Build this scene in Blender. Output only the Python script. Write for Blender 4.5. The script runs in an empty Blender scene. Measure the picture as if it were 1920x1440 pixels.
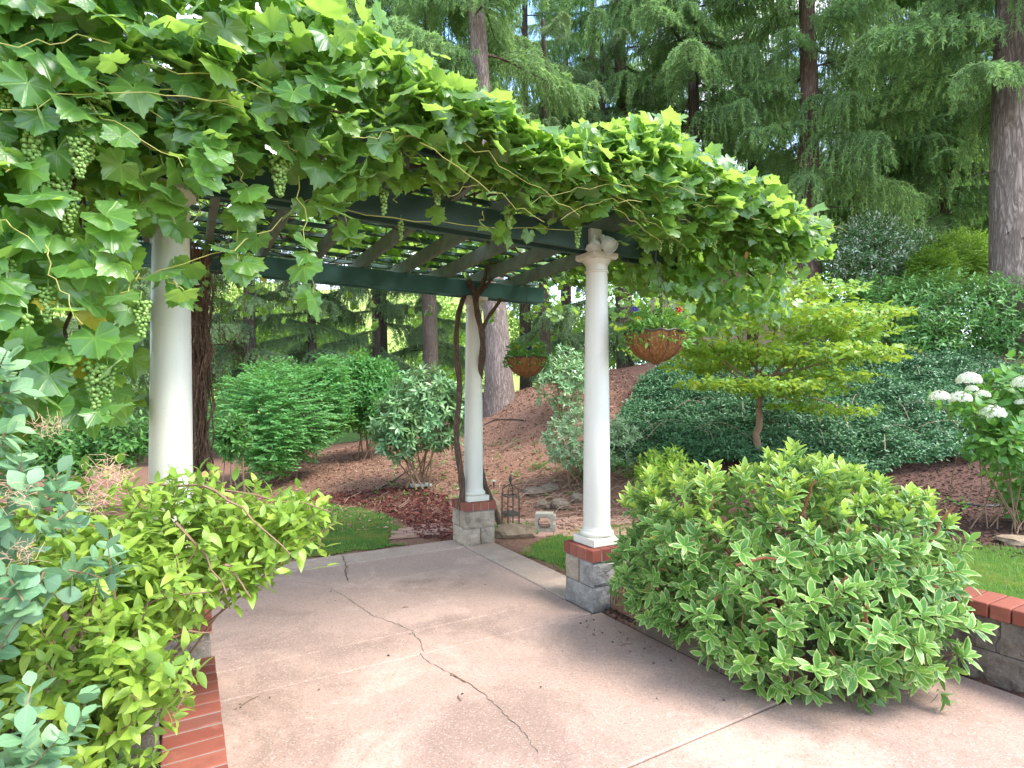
import bpy, bmesh, math, random
import numpy as np
from mathutils import Vector, Matrix, noise as mnoise

rng = np.random.default_rng(11)
random.seed(11)
SC = bpy.context.scene
COL = SC.collection
PI = math.pi

# ------------------------------------------------------------------ camera, sky, sun, exposure
CAMZ, FPX, CXP, HZP = 1.76, 1067.0, 960.0, 748.0
cam_d = bpy.data.cameras.new('camera')
cam = bpy.data.objects.new('camera', cam_d)
COL.objects.link(cam)
cam.location = (0, 0, CAMZ)
cam.rotation_euler = (PI / 2, 0, 0)
cam_d.sensor_width = 36
cam_d.lens = FPX / 1920 * 36
cam_d.shift_y = (HZP - 720) / 1920
cam_d.clip_start = 0.05
cam_d.clip_end = 2000
SC.camera = cam

SUN_EL, SUN_AZ = math.radians(54), math.radians(112)      # azimuth from +Y (away from camera) towards +X
sun_dir = Vector((math.sin(SUN_AZ) * math.cos(SUN_EL), math.cos(SUN_AZ) * math.cos(SUN_EL), math.sin(SUN_EL)))
world = bpy.data.worlds.new('World')
SC.world = world
world.use_nodes = True
wn = world.node_tree
bg = wn.nodes['Background']
sky = wn.nodes.new('ShaderNodeTexSky')
sky.sky_type = 'NISHITA'
sky.sun_disc = False
sky.sun_elevation = SUN_EL
sky.sun_rotation = SUN_AZ
sky.air_density = 1.0
sky.dust_density = 0.3
sky.ozone_density = 3.0
# scattered bright cloud over the blue
tc_ = wn.nodes.new('ShaderNodeTexCoord')
cn = wn.nodes.new('ShaderNodeTexNoise'); cn.inputs['Scale'].default_value = 3.2; cn.inputs['Detail'].default_value = 6; cn.inputs['Roughness'].default_value = 0.58
cr_ = wn.nodes.new('ShaderNodeValToRGB')
cr_.color_ramp.elements[0].position = 0.44; cr_.color_ramp.elements[0].color = (0, 0, 0, 1)
cr_.color_ramp.elements[1].position = 0.66; cr_.color_ramp.elements[1].color = (0.9, 0.9, 0.9, 1)
cm_ = wn.nodes.new('ShaderNodeMix'); cm_.data_type = 'RGBA'
cm_.inputs[7].default_value = (5.0, 4.55, 3.95, 1)
mp_ = wn.nodes.new('ShaderNodeMapping'); mp_.inputs['Location'].default_value = (2.3, 0.6, 1.1)
wn.links.new(tc_.outputs['Generated'], mp_.inputs[0]); wn.links.new(mp_.outputs[0], cn.inputs['Vector'])
wn.links.new(cn.outputs[0], cr_.inputs[0])
wn.links.new(cr_.outputs[0], cm_.inputs[0])
wn.links.new(sky.outputs[0], cm_.inputs[6])
wn.links.new(cm_.outputs[2], bg.inputs['Color'])
bg.inputs['Strength'].default_value = 0.15
sun_l = bpy.data.lights.new('sun', 'SUN')
sun_l.energy = 1.35
sun_l.angle = math.radians(24.0)
sun_l.color = (1.0, 0.95, 0.86)
sun = bpy.data.objects.new('sun', sun_l)
COL.objects.link(sun)
sun.rotation_euler = sun_dir.to_track_quat('Z', 'Y').to_euler()
SC.view_settings.view_transform = 'Standard'
SC.view_settings.look = 'None'
SC.view_settings.gamma = 1
SC.view_settings.use_curve_mapping = False
SC.view_settings.exposure = 2.5
SC.cycles.max_bounces = 10
SC.cycles.transmission_bounces = 8
SC.cycles.diffuse_bounces = 6
SC.cycles.use_denoising = True

# ------------------------------------------------------------------ geometry helpers
def at(px, py, Y):
    """point seen at photo pixel (px, py) lying Y metres in front of the camera"""
    return np.array([(px - CXP) * Y / FPX, Y, CAMZ - (py - HZP) * Y / FPX])

def to_px(P):
    P = np.asarray(P, float)
    Y = np.maximum(P[..., 1], 0.05)
    return CXP + FPX * P[..., 0] / Y, HZP - FPX * (P[..., 2] - CAMZ) / Y

def sstep(a, b, x):
    t = np.clip((x - a) / (b - a), 0, 1)
    return t * t * (3 - 2 * t)

U = np.array([0.866, 0.5, 0.0])          # along the front of the pergola
V = np.array([-0.5, 0.866, 0.0])         # from its front to its back
O = np.array([-2.01, 3.355, 0.0])        # front left column
def P(t, s, z=0.0):
    return O + U * t + V * s + np.array([0, 0, z])
def ts(X, Y):
    return (X - O[0]) * U[0] + (Y - O[1]) * U[1], (X - O[0]) * V[0] + (Y - O[1]) * V[1]

W0 = np.array([2.859, 3.632])            # face of the low wall on the right
def terrain(X, Y):
    X = np.asarray(X, float); Y = np.asarray(Y, float)
    d = (X - W0[0]) * 0.866 + (Y - W0[1]) * 0.5
    e = -(X - W0[0]) * 0.5 + (Y - W0[1]) * 0.866
    w = sstep(1.2, 2.2, e)
    d0 = 0.02 + w * 1.25; d1 = 0.26 + w * 2.7
    raised = 0.45 * sstep(d0, d1, d)
    sl = np.interp(X, [-14, -6, -2, 0, 2, 5, 9], [0.0, 0.05, 0.16, 0.25, 0.33, 0.42, 0.44])
    p = Y - np.interp(X, [-6, -2, 2, 6], [9.4, 8.7, 8.2, 8.0])
    rise = sl * (np.log1p(np.exp(np.clip(p * 4, -30, 30))) / 4)
    over = np.maximum(p - 5.5, 0)
    rise = rise - sl * over * 0.72
    rise = np.minimum(rise, 4.6)
    bump = 0.02 * np.sin(X * 3.1 + Y * 1.7) * np.sin(Y * 2.3 - X) * sstep(6.5, 9, Y)
    t, s = ts(X, Y)
    inpatio = (((t > -0.15) & (t < 3.32) & (s > -0.3) & (s < 2.57)) |
               ((t > 0.25) & (t < 4.3) & (s > -9) & (s < -0.35)))
    z = -0.012 + raised + rise + bump
    return np.where(inpatio, -0.2, z)
def terr(x, y):
    return float(terrain(x, y))

def rotz(a):
    return np.array([[math.cos(a), -math.sin(a), 0], [math.sin(a), math.cos(a), 0], [0, 0, 1]])
ANG = math.radians(30)
RU = rotz(ANG)

def norm(a):
    a = np.asarray(a, float)
    return a / np.maximum(np.linalg.norm(a, axis=-1, keepdims=True), 1e-9)

def link(o, parent=None):
    COL.objects.link(o)
    if parent is not None:
        o.parent = parent
    return o

def make_mesh(name, Vt, T, mats, UV=None, smooth=True, mi=None):
    me = bpy.data.meshes.new(name)
    Vt = np.ascontiguousarray(Vt, dtype=np.float32)
    T = np.ascontiguousarray(T, dtype=np.int32)
    n, m = len(Vt), len(T)
    me.vertices.add(n)
    me.vertices.foreach_set('co', Vt.ravel())
    me.loops.add(m * 3)
    me.loops.foreach_set('vertex_index', T.ravel())
    me.polygons.add(m)
    me.polygons.foreach_set('loop_start', np.arange(0, m * 3, 3, dtype=np.int32))
    me.polygons.foreach_set('use_smooth', np.full(m, smooth, dtype=bool))
    if UV is not None:
        uvl = me.uv_layers.new(name='UVMap')
        uvl.data.foreach_set('uv', np.ascontiguousarray(np.asarray(UV, dtype=np.float32)[T.ravel()]).ravel())
    for mt in (mats if isinstance(mats, (list, tuple)) else [mats]):
        me.materials.append(mt)
    if mi is not None:
        me.polygons.foreach_set('material_index', np.ascontiguousarray(mi, dtype=np.int32))
    me.update(calc_edges=True)
    return me

class Geo:
    def __init__(s):
        s.v, s.t, s.m, s.n = [], [], [], 0
    def add(s, Vt, T, mi=0):
        Vt = np.asarray(Vt, float).reshape(-1, 3); T = np.asarray(T, int).reshape(-1, 3)
        s.v.append(Vt); s.t.append(T + s.n); s.m.append(np.full(len(T), mi)); s.n += len(Vt)
        return s
    def box(s, c, size, R=None, mi=0):
        q = np.array([[x, y, z] for x in (-.5, .5) for y in (-.5, .5) for z in (-.5, .5)]) * np.asarray(size)
        if R is not None: q = q @ np.asarray(R).T
        T = [(0, 1, 3), (0, 3, 2), (4, 6, 7), (4, 7, 5), (0, 4, 5), (0, 5, 1), (2, 3, 7), (2, 7, 6), (0, 2, 6), (0, 6, 4), (1, 5, 7), (1, 7, 3)]
        return s.add(q + np.asarray(c), T, mi)
    def tube(s, pts, rad, k=6, mi=0, cap=True):
        pts = np.asarray(pts, float); n = len(pts)
        rad = np.broadcast_to(np.asarray(rad, float), (n,))
        tg = norm(np.gradient(pts, axis=0))
        ref = np.array([0, 0, 1.0]) if abs(tg[0][2]) < 0.9 else np.array([1.0, 0, 0])
        A = np.zeros((n, 3)); a = norm(np.cross(tg[0], ref))
        for i in range(n):
            a = a - tg[i] * np.dot(a, tg[i]); a = a / max(np.linalg.norm(a), 1e-9); A[i] = a
        B = np.cross(tg, A)
        th = np.arange(k) * 2 * PI / k
        Vt = (pts[:, None, :] + rad[:, None, None] * (np.cos(th)[None, :, None] * A[:, None, :] + np.sin(th)[None, :, None] * B[:, None, :])).reshape(-1, 3)
        T = []
        for i in range(n - 1):
            for j in range(k):
                a0 = i * k + j; b0 = i * k + (j + 1) % k
                T += [(a0, b0, b0 + k), (a0, b0 + k, a0 + k)]
        if cap:
            nv = len(Vt); Vt = np.vstack([Vt, pts[0], pts[-1]])
            for j in range(k):
                T += [(nv, (j + 1) % k, j), (nv + 1, (n - 1) * k + j, (n - 1) * k + (j + 1) % k)]
        return s.add(Vt, T, mi)
    def lathe(s, prof, k=32, c=(0, 0, 0), mi=0, wob=0.0):
        prof = np.asarray(prof, float); n = len(prof)
        th = np.arange(k) * 2 * PI / k
        r = prof[:, 0][:, None] * (1 + wob * rng.standard_normal((n, k)))
        Vt = np.stack([r * np.cos(th), r * np.sin(th), np.broadcast_to(prof[:, 1][:, None], (n, k))], -1).reshape(-1, 3) + np.asarray(c)
        T = []
        for i in range(n - 1):
            for j in range(k):
                a0 = i * k + j; b0 = i * k + (j + 1) % k
                T += [(a0, b0, b0 + k), (a0, b0 + k, a0 + k)]
        return s.add(Vt, T, mi)
    def mesh(s, name, mats, smooth=True):
        return make_mesh(name, np.vstack(s.v), np.vstack(s.t), mats, None, smooth, np.concatenate(s.m))
    def build(s, name, mats, parent=None, smooth=True, loc=(0, 0, 0)):
        o = bpy.data.objects.new(name, s.mesh(name, mats, smooth))
        o.location = loc
        if smooth and len(o.data.polygons) < 200000:
            try: o.data.set_sharp_from_angle(angle=math.radians(40))
            except Exception: pass
        return link(o, parent)

def put(name, me, parent=None, loc=(0, 0, 0), rz=0.0, scale=None):
    o = bpy.data.objects.new(name, me)
    o.location = loc; o.rotation_euler = (0, 0, rz)
    if scale is not None: o.scale = scale if hasattr(scale, '__len__') else (scale,) * 3
    return link(o, parent)

def tag(o, label=None, cat=None, group=None, kind=None):
    if label: o['label'] = label
    if cat: o['category'] = cat
    if group: o['group'] = group
    if kind: o['kind'] = kind
    return o

def thing(name, label, cat, loc=(0, 0, 0), group=None, rz=0.0):
    o = bpy.data.objects.new(name, None)
    o.empty_display_size = 0.1
    o.location = loc; o.rotation_euler = (0, 0, rz)
    link(o)
    return tag(o, label, cat, group)

def bevel_box(name, size, bev, mat, seed=0, jit=0.0):
    bm = bmesh.new()
    bmesh.ops.create_cube(bm, size=1)
    r = random.Random(seed)
    for v in bm.verts:
        v.co = Vector((v.co.x * size[0] + r.uniform(-jit, jit), v.co.y * size[1] + r.uniform(-jit, jit), v.co.z * size[2] + r.uniform(-jit, jit)))
    bmesh.ops.bevel(bm, geom=list(bm.edges), offset=bev, segments=1, affect='EDGES', profile=0.5)
    bmesh.ops.triangulate(bm, faces=bm.faces)
    me = bpy.data.meshes.new(name); bm.to_mesh(me); bm.free()
    me.materials.append(mat)
    return me

def rough_block(name, size, amp, cuts, mat, seed=0, inset=0.008, sc=9.0):
    bm = bmesh.new()
    bmesh.ops.create_cube(bm, size=1)
    bmesh.ops.subdivide_edges(bm, edges=list(bm.edges), cuts=cuts, use_grid_fill=True)
    for v in bm.verts:
        c = v.co.copy()
        p = Vector((c.x * size[0], c.y * size[1], c.z * size[2]))
        q = p * sc + Vector((seed * 3.7, seed * 1.3, seed * 2.1))
        ext = [abs(abs(c.x) - .5) < 1e-4, abs(abs(c.y) - .5) < 1e-4, abs(abs(c.z) - .5) < 1e-4]
        k = sum(ext)
        n = Vector((math.copysign(1, c.x) if ext[0] else 0, math.copysign(1, c.y) if ext[1] else 0, math.copysign(1, c.z) * .15 if ext[2] else 0))
        a = mnoise.fractal(q, 0.9, 2.0, 3) * amp
        if k >= 2: a = -inset + a * .25
        v.co = p + n * a
    bmesh.ops.triangulate(bm, faces=bm.faces)
    me = bpy.data.meshes.new(name); bm.to_mesh(me); bm.free()
    me.materials.append(mat)
    return me

def rock_mesh(name, size, amp, mat, seed=0, sub=3, sc=1.6, flat=0.0):
    bm = bmesh.new()
    bmesh.ops.create_icosphere(bm, subdivisions=sub, radius=1)
    off = Vector((seed * 5.1, seed * 2.7, seed * 1.9))
    for v in bm.verts:
        d = 1 + amp * mnoise.fractal(v.co * sc + off, 1.0, 2.0, 4) + 0.5 * amp * (abs(mnoise.cell(v.co * 2.2 + off)) - .5)
        c = v.co * d
        if flat and c.z > flat: c.z = flat + (c.z - flat) * .2
        v.co = Vector((c.x * size[0], c.y * size[1], c.z * size[2]))
    me = bpy.data.meshes.new(name); bm.to_mesh(me); bm.free()
    me.materials.append(mat)
    return me

# ------------------------------------------------------------------ materials
class NB:
    def __init__(s, name):
        s.m = bpy.data.materials.new(name); s.m.use_nodes = True
        s.t = s.m.node_tree; s.t.nodes.clear()
        s.out = s.t.nodes.new('ShaderNodeOutputMaterial')
    def __call__(s, ty, ins=None, **props):
        n = s.t.nodes.new('ShaderNode' + ty)
        for k, v in props.items(): setattr(n, k, v)
        for k, v in (ins or {}).items():
            if isinstance(v, bpy.types.NodeSocket): s.t.links.new(v, n.inputs[k])
            elif isinstance(v, bpy.types.Node): s.t.links.new(v.outputs[0], n.inputs[k])
            else: n.inputs[k].default_value = v
        return n
    def math(s, op, a, b=None, c=None, clamp=False):
        ins = {0: a}
        if b is not None: ins[1] = b
        if c is not None: ins[2] = c
        return s('Math', ins, operation=op, use_clamp=clamp).outputs[0]
    def ramp(s, fac, stops, interp='LINEAR'):
        n = s('ValToRGB', {0: fac}); cr = n.color_ramp; cr.interpolation = interp
        while len(cr.elements) < len(stops): cr.elements.new(0.5)
        for e, (p, c) in zip(cr.elements, stops):
            e.position = p; e.color = tuple(c) + (1,) if len(c) == 3 else c
        return n.outputs[0]
    def mix(s, fac, a, b, blend='MIX'):
        n = s('Mix', None, data_type='RGBA', blend_type=blend)
        for sock, v in ((n.inputs[0], fac), (n.inputs[6], a), (n.inputs[7], b)):
            if isinstance(v, bpy.types.NodeSocket): s.t.links.new(v, sock)
            else: sock.default_value = (tuple(v) + (1,) if hasattr(v, '__len__') and len(v) == 3 else v)
        return n.outputs[2]
    def noise(s, vec, scale, detail=3.0, rough=0.55, dist=0.0):
        ins = {'Scale': scale, 'Detail': detail, 'Roughness': rough, 'Distortion': dist}
        if vec is not None: ins['Vector'] = vec
        return s('TexNoise', ins).outputs[0]
    def obj(s): return s('TexCoord').outputs['Object']
    def pos(s): return s('NewGeometry').outputs['Position']
    def bump(s, h, strength=0.3, dist=0.01, normal=None):
        ins = {'Height': h, 'Strength': strength, 'Distance': dist}
        if normal is not None: ins['Normal'] = normal
        return s('Bump', ins).outputs[0]
    def finish(s, color, rough=0.6, spec=0.5, normal=None, metal=0.0, extra=None, sheen=0.0):
        ins = {'Base Color': color if isinstance(color, bpy.types.NodeSocket) else tuple(color) + (1,), 'Roughness': rough, 'Specular IOR Level': spec, 'Metallic': metal}
        if normal is not None: ins['Normal'] = normal
        if sheen: ins.update({'Sheen Weight': sheen, 'Sheen Roughness': 0.35, 'Sheen Tint': (0.85, 0.95, 0.9, 1)})
        p = s('BsdfPrincipled', ins)
        s.t.links.new((extra(p.outputs[0]) if extra else p.outputs[0]), s.out.inputs[0])
        return s.m

def rnd_of(b):
    oi = b('ObjectInfo').outputs['Random']
    ge = b('NewGeometry').outputs['Random Per Island']
    return b.math('FRACT', b.math('ADD', oi, ge)), ge

def leaf_mat(name, stops, rough=0.4, spec=0.5, trans=0.35, tcol=(0.25, 0.42, 0.03), style='mid', margin=None, patch=None, under=None):
    b = NB(name)
    r, _ = rnd_of(b)
    col = b.ramp(r, stops)
    uv = b('UVMap').outputs[0]
    sx = b('SeparateXYZ', {0: uv})
    x, y = sx.outputs[0], sx.outputs[1]
    if patch is not None:                       # younger, yellower shoots here and there
        n = b.noise(b.pos(), patch[1], 2.0)
        col = b.mix(b.math('MULTIPLY', b.ramp(n, [(0.42, (0, 0, 0)), (0.66, (1, 1, 1))]), patch[2]), col, patch[0])
    normal = None
    if style == 'grape':
        a = b.math('ARCTAN2', x, y)
        f = b.math('ABSOLUTE', b.math('SUBTRACT', b.math('FRACT', b.math('ADD', b.math('DIVIDE', a, 0.87), 0.5)), 0.5))
        rr = b.math('SQRT', b.math('ADD', b.math('MULTIPLY', x, x), b.math('MULTIPLY', y, y)))
        dv = b.math('MULTIPLY', f, rr)
        vein = b.ramp(dv, [(0.0, (1, 1, 1)), (0.028, (0, 0, 0))])
        col = b.mix(b.math('MULTIPLY', vein, 0.45), col, tuple(min(1, c * 1.9 + .02) for c in stops[-1][1]))
        h = b.math('ADD', b.math('MULTIPLY', vein, -0.6), b.noise(b('Mapping', {0: uv, 'Scale': (9, 9, 9)}).outputs[0], 1.0, 3))
        normal = b.bump(h, 0.45, 0.004)
    else:
        ax = b.math('ABSOLUTE', x)
        vein = b.ramp(ax, [(0.0, (1, 1, 1)), (0.1, (0, 0, 0))])
        col = b.mix(b.math('MULTIPLY', vein, 0.4), col, tuple(min(1, c * 2.0 + .02) for c in stops[1 if len(stops) > 2 else -1][1]))
        if margin is not None:
            wob = b.math('MULTIPLY', b.math('SUBTRACT', b.noise(b('Mapping', {0: uv, 'Scale': (3, 9, 1)}).outputs[0], 1.0, 2), 0.5), 0.5)
            e = b.math('MAXIMUM', b.math('ADD', ax, wob), b.math('MULTIPLY', y, 0.86))
            mk = b.ramp(e, [(0.66, (0, 0, 0)), (0.8, (1, 1, 1))])
            col = b.mix(b.math('MULTIPLY', mk, 0.9), col, margin)
        sv = b.math('SINE', b.math('ADD', b.math('MULTIPLY', y, 40.0), b.math('MULTIPLY', ax, -9.0)))
        normal = b.bump(b.math('ADD', b.math('MULTIPLY', vein, -0.8), b.math('MULTIPLY', sv, 0.15)), 0.35, 0.002)
    blot = b.noise(b.pos(), 60.0, 2.0)
    mid = stops[1 if len(stops) > 2 else -1][1]
    col = b.mix(0.25, col, b.mix(blot, tuple(c * .55 for c in stops[0][1]), tuple(min(1, c * 1.5) for c in mid)))
    bf = b('NewGeometry').outputs['Backfacing']
    if under is not None:
        col = b.mix(b.math('MULTIPLY', bf, 0.7), col, under)
    t = b('BsdfTranslucent', {0: b.mix(0.55, col, tcol)})
    def extra(p):
        return b('MixShader', {0: trans, 1: p, 2: t}).outputs[0]
    return b.finish(col, rough, spec, normal, 0, extra, 0.4 if style == 'grape' else 0.1)

def bark_mat(name, c1, c2, sc=1.0, strength=0.8):
    b = NB(name)
    v = b('Mapping', {0: b.obj(), 'Scale': (9 * sc, 9 * sc, 1.25 * sc)}).outputs[0]
    n1 = b.noise(v, 1.5, 6, 0.62, 0.9)
    n2 = b.noise(b('Mapping', {0: b.obj(), 'Scale': (26 * sc, 26 * sc, 5 * sc), 'Location': (3, 1, 7)}).outputs[0], 1.0, 4, 0.7)
    ridge = b.math('MULTIPLY', b.math('ABSOLUTE', b.math('SUBTRACT', n1, 0.5)), 5.0, clamp=True)
    f = b.math('ADD', b.math('MULTIPLY', ridge, 0.65), b.math('MULTIPLY', n2, 0.4))
    col = b.ramp(f, [(0.15, tuple(c * .4 for c in c1)), (0.38, c1), (0.75, c2)])
    col = b.mix(b.math('MULTIPLY', b.noise(b.obj(), 1.3, 3), 0.35), col, (0.2, 0.18, 0.15))
    return b.finish(col, 0.9, 0.2, b.bump(f, strength, 0.05))

def plain_mat(name, col, rough=0.5, spec=0.5, var=0.12, sc=6.0, bump=0.05, metal=0.0, dist=0.003):
    b = NB(name)
    n = b.noise(b.obj(), sc, 5, 0.6)
    c = b.mix(n, tuple(x * (1 - var) for x in col), tuple(min(1, x * (1 + var)) for x in col))
    return b.finish(c, rough, spec, b.bump(b.noise(b.obj(), sc * 12, 4), bump, dist), metal)

def concrete_mat(name, c1, c2, stain, agg=True):
    b = NB(name)
    p = b.pos()
    big = b.noise(p, 0.55, 4, 0.6, 0.3)
    mid = b.noise(p, 3.0, 5, 0.65)
    fine = b.noise(p, 120.0, 3, 0.7)
    vor = b('TexVoronoi', {'Vector': p, 'Scale': 130.0}).outputs['Color']
    vb = b('SeparateColor', {0: vor}).outputs[0]
    col = b.mix(big, c1, c2)
    col = b.mix(b.math('MULTIPLY', b.ramp(mid, [(0.5, (0, 0, 0)), (0.75, (1, 1, 1))]), 0.3), col, stain)
    st = b.noise(p, 1.1, 6, 0.7, 0.8)
    col = b.mix(b.math('MULTIPLY', b.ramp(st, [(0.53, (0, 0, 0)), (0.6, (1, 1, 1))]), 0.5), col, tuple(min(1, c * 1.28) for c in c2))
    st2 = b.noise(b('Mapping', {0: p, 'Location': (4, 7, 0)}).outputs[0], 0.8, 5, 0.65, 0.5)
    col = b.mix(b.math('MULTIPLY', b.ramp(st2, [(0.49, (0, 0, 0)), (0.62, (1, 1, 1))]), 0.6), col, tuple(c * .72 for c in stain))
    if agg:
        col = b.mix(b.math('MULTIPLY', b.ramp(vb, [(0.0, (1, 1, 1)), (0.22, (0, 0, 0))]), 0.42), col, (0.1, 0.075, 0.062))
        col = b.mix(b.math('MULTIPLY', b.ramp(vb, [(0.8, (0, 0, 0)), (1.0, (1, 1, 1))]), 0.3), col, (0.62, 0.54, 0.48))
    h = b.math('ADD', b.math('MULTIPLY', fine, 0.6), b.math('MULTIPLY', mid, 0.5))
    return b.finish(col, 0.85, 0.3, b.bump(h, 0.35, 0.004))

def stone_mat(name, c1, c2, c3, sc=5.0):
    b = NB(name)
    p = b.pos()
    oi = b('ObjectInfo').outputs['Random']
    n = b.noise(p, sc, 6, 0.7, 0.4)
    f = b.noise(p, sc * 9, 5, 0.75)
    col = b.ramp(b.math('ADD', b.math('MULTIPLY', n, 0.8), b.math('MULTIPLY', f, 0.25)), [(0.35, c1), (0.52, c2), (0.7, c3)])
    col = b.mix(b.math('MULTIPLY', oi, 0.25), col, c1)
    sp = b.noise(p, 140, 3, 0.8)
    col = b.mix(b.math('MULTIPLY', b.ramp(sp, [(0.35, (1, 1, 1)), (0.45, (0, 0, 0))]), 0.5), col, tuple(c * .35 for c in c1))
    return b.finish(col, 0.92, 0.25, b.bump(b.math('ADD', f, b.math('MULTIPLY', n, 1.4)), 0.9, 0.014))

def brick_mat():
    b = NB('red_brick')
    oi = b('ObjectInfo').outputs['Random']
    p = b.pos()
    n = b.noise(p, 14, 5, 0.65)
    col = b.ramp(oi, [(0, (0.15, 0.042, 0.03)), (0.35, (0.235, 0.065, 0.04)), (0.7, (0.28, 0.09, 0.056)), (1, (0.19, 0.065, 0.046))])
    col = b.mix(b.math('MULTIPLY', b.ramp(n, [(0.45, (0, 0, 0)), (0.7, (1, 1, 1))]), 0.45), col, (0.16, 0.05, 0.035))
    pale = b.noise(p, 5, 4, 0.7)
    col = b.mix(b.math('MULTIPLY', b.ramp(pale, [(0.58, (0, 0, 0)), (0.75, (1, 1, 1))]), 0.35), col, (0.45, 0.2, 0.14))
    return b.finish(col, 0.8, 0.3, b.bump(b.noise(p, 70, 5, 0.75), 0.6, 0.006))

M = {}
M['white'] = plain_mat('white_paint', (0.66, 0.655, 0.63), 0.42, 0.45, 0.05, 2.5, 0.04)
def column_paint():
    b = NB('column_paint')
    o = b.obj()
    st = b.noise(b('Mapping', {0: o, 'Scale': (26, 26, 0.9)}).outputs[0], 1.0, 4, 0.6)
    pt = b.noise(o, 3.0, 4, 0.65)
    col = b.mix(b.math('MULTIPLY', b.ramp(st, [(0.45, (0, 0, 0)), (0.75, (1, 1, 1))]), 0.30), (0.60, 0.575, 0.50), (0.48, 0.46, 0.37))
    col = b.mix(b.math('MULTIPLY', b.ramp(pt, [(0.5, (0, 0, 0)), (0.72, (1, 1, 1))]), 0.3), col, (0.52, 0.50, 0.43))
    spk = b.noise(o, 70, 2, 0.6)
    col = b.mix(b.math('MULTIPLY', b.ramp(spk, [(0.68, (0, 0, 0)), (0.76, (1, 1, 1))]), 0.5), col, (0.30, 0.27, 0.2))
    return b.finish(col, 0.45, 0.4, b.bump(b.noise(o, 40, 3), 0.08, 0.002))
M['column'] = column_paint()
M['green_wood'] = plain_mat('green_painted_wood', (0.035, 0.08, 0.07), 0.5, 0.45, 0.35, 5.0, 0.25)
M['teal_wood'] = plain_mat('teal_painted_wood', (0.045, 0.125, 0.12), 0.5, 0.45, 0.3, 5.0, 0.2)
M['grey_wood'] = plain_mat('weathered_rafter_paint', (0.15, 0.175, 0.145), 0.75, 0.3, 0.5, 7.0, 0.4)
M['mortar'] = plain_mat('mortar', (0.24, 0.205, 0.175), 0.95, 0.2, 0.25, 20, 0.4)
M['brick'] = brick_mat()
M['stone'] = stone_mat('split_face_stone', (0.17, 0.135, 0.10), (0.36, 0.295, 0.225), (0.52, 0.43, 0.33))
M['stone_grey'] = stone_mat('weathered_grey_stone', (0.14, 0.135, 0.125), (0.28, 0.265, 0.245), (0.44, 0.41, 0.37))
M['stone_dark'] = stone_mat('dark_wall_stone', (0.08, 0.062, 0.048), (0.18, 0.145, 0.115), (0.29, 0.24, 0.19))
M['concrete'] = concrete_mat('pink_concrete', (0.33, 0.222, 0.174), (0.385, 0.267, 0.213), (0.265, 0.18, 0.142))
M['concrete_edge'] = concrete_mat('sunlit_edge_concrete', (0.34, 0.245, 0.192), (0.40, 0.30, 0.238), (0.25, 0.18, 0.138))  # sun on the far edge strip is put into this paler colour
M['curb'] = concrete_mat('stained_curb', (0.075, 0.054, 0.04), (0.14, 0.10, 0.074), (0.06, 0.055, 0.035), False)
M['joint'] = plain_mat('joint_dirt', (0.10, 0.08, 0.05), 0.95, 0.1, 0.5, 20, 0.5)
M['crack'] = plain_mat('crack_dirt', (0.085, 0.062, 0.05), 0.95, 0.1, 0.3, 20, 0.2)
M['cinder'] = stone_mat('cinder_block', (0.28, 0.25, 0.20), (0.42, 0.38, 0.31), (0.5, 0.45, 0.38), 8)
M['rock_tan'] = stone_mat('tan_rock', (0.14, 0.10, 0.065), (0.28, 0.205, 0.135), (0.38, 0.29, 0.20), 4)
M['rock_grey'] = stone_mat('grey_rock', (0.10, 0.075, 0.055), (0.2, 0.155, 0.115), (0.28, 0.225, 0.17), 4)
M['slate'] = stone_mat('pale_slate', (0.20, 0.23, 0.22), (0.32, 0.35, 0.33), (0.42, 0.45, 0.42), 6)
M['iron'] = plain_mat('weathered_iron', (0.085, 0.07, 0.055), 0.6, 0.4, 0.4, 20, 0.3, 0.5)
M['hose'] = plain_mat('black_hose', (0.02, 0.022, 0.025), 0.45, 0.5, 0.1, 10, 0.0)
M['vine_bark'] = bark_mat('vine_bark', (0.12, 0.065, 0.042), (0.24, 0.14, 0.095), 3.0, 0.7)
M['shag_bark'] = bark_mat('shaggy_bark', (0.22, 0.125, 0.08), (0.42, 0.26, 0.17), 2.4, 1.0)
M['cane'] = plain_mat('green_cane', (0.36, 0.34, 0.09), 0.55, 0.4, 0.3, 8, 0.1)
M['brown_cane'] = plain_mat('brown_cane', (0.22, 0.12, 0.06), 0.7, 0.3, 0.35, 8, 0.1)
M['twig'] = plain_mat('twig_bark', (0.22, 0.14, 0.085), 0.8, 0.25, 0.35, 12, 0.2)
M['red_twig'] = plain_mat('red_twig_bark', (0.26, 0.10, 0.055), 0.75, 0.3, 0.35, 12, 0.2)
M['fir_bark'] = bark_mat('fir_bark', (0.2, 0.12, 0.09), (0.38, 0.255, 0.195), 1.0, 1.0)
M['pale_bark'] = bark_mat('pale_cedar_bark', (0.26, 0.19, 0.16), (0.46, 0.37, 0.335), 1.2, 0.9)
M['grey_bark'] = bark_mat('grey_fir_bark', (0.25, 0.19, 0.16), (0.46, 0.38, 0.335), 0.8, 1.0)
M['dark_bark'] = bark_mat('dark_bark', (0.09, 0.06, 0.045), (0.17, 0.12, 0.092), 1.2, 0.9)

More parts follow.
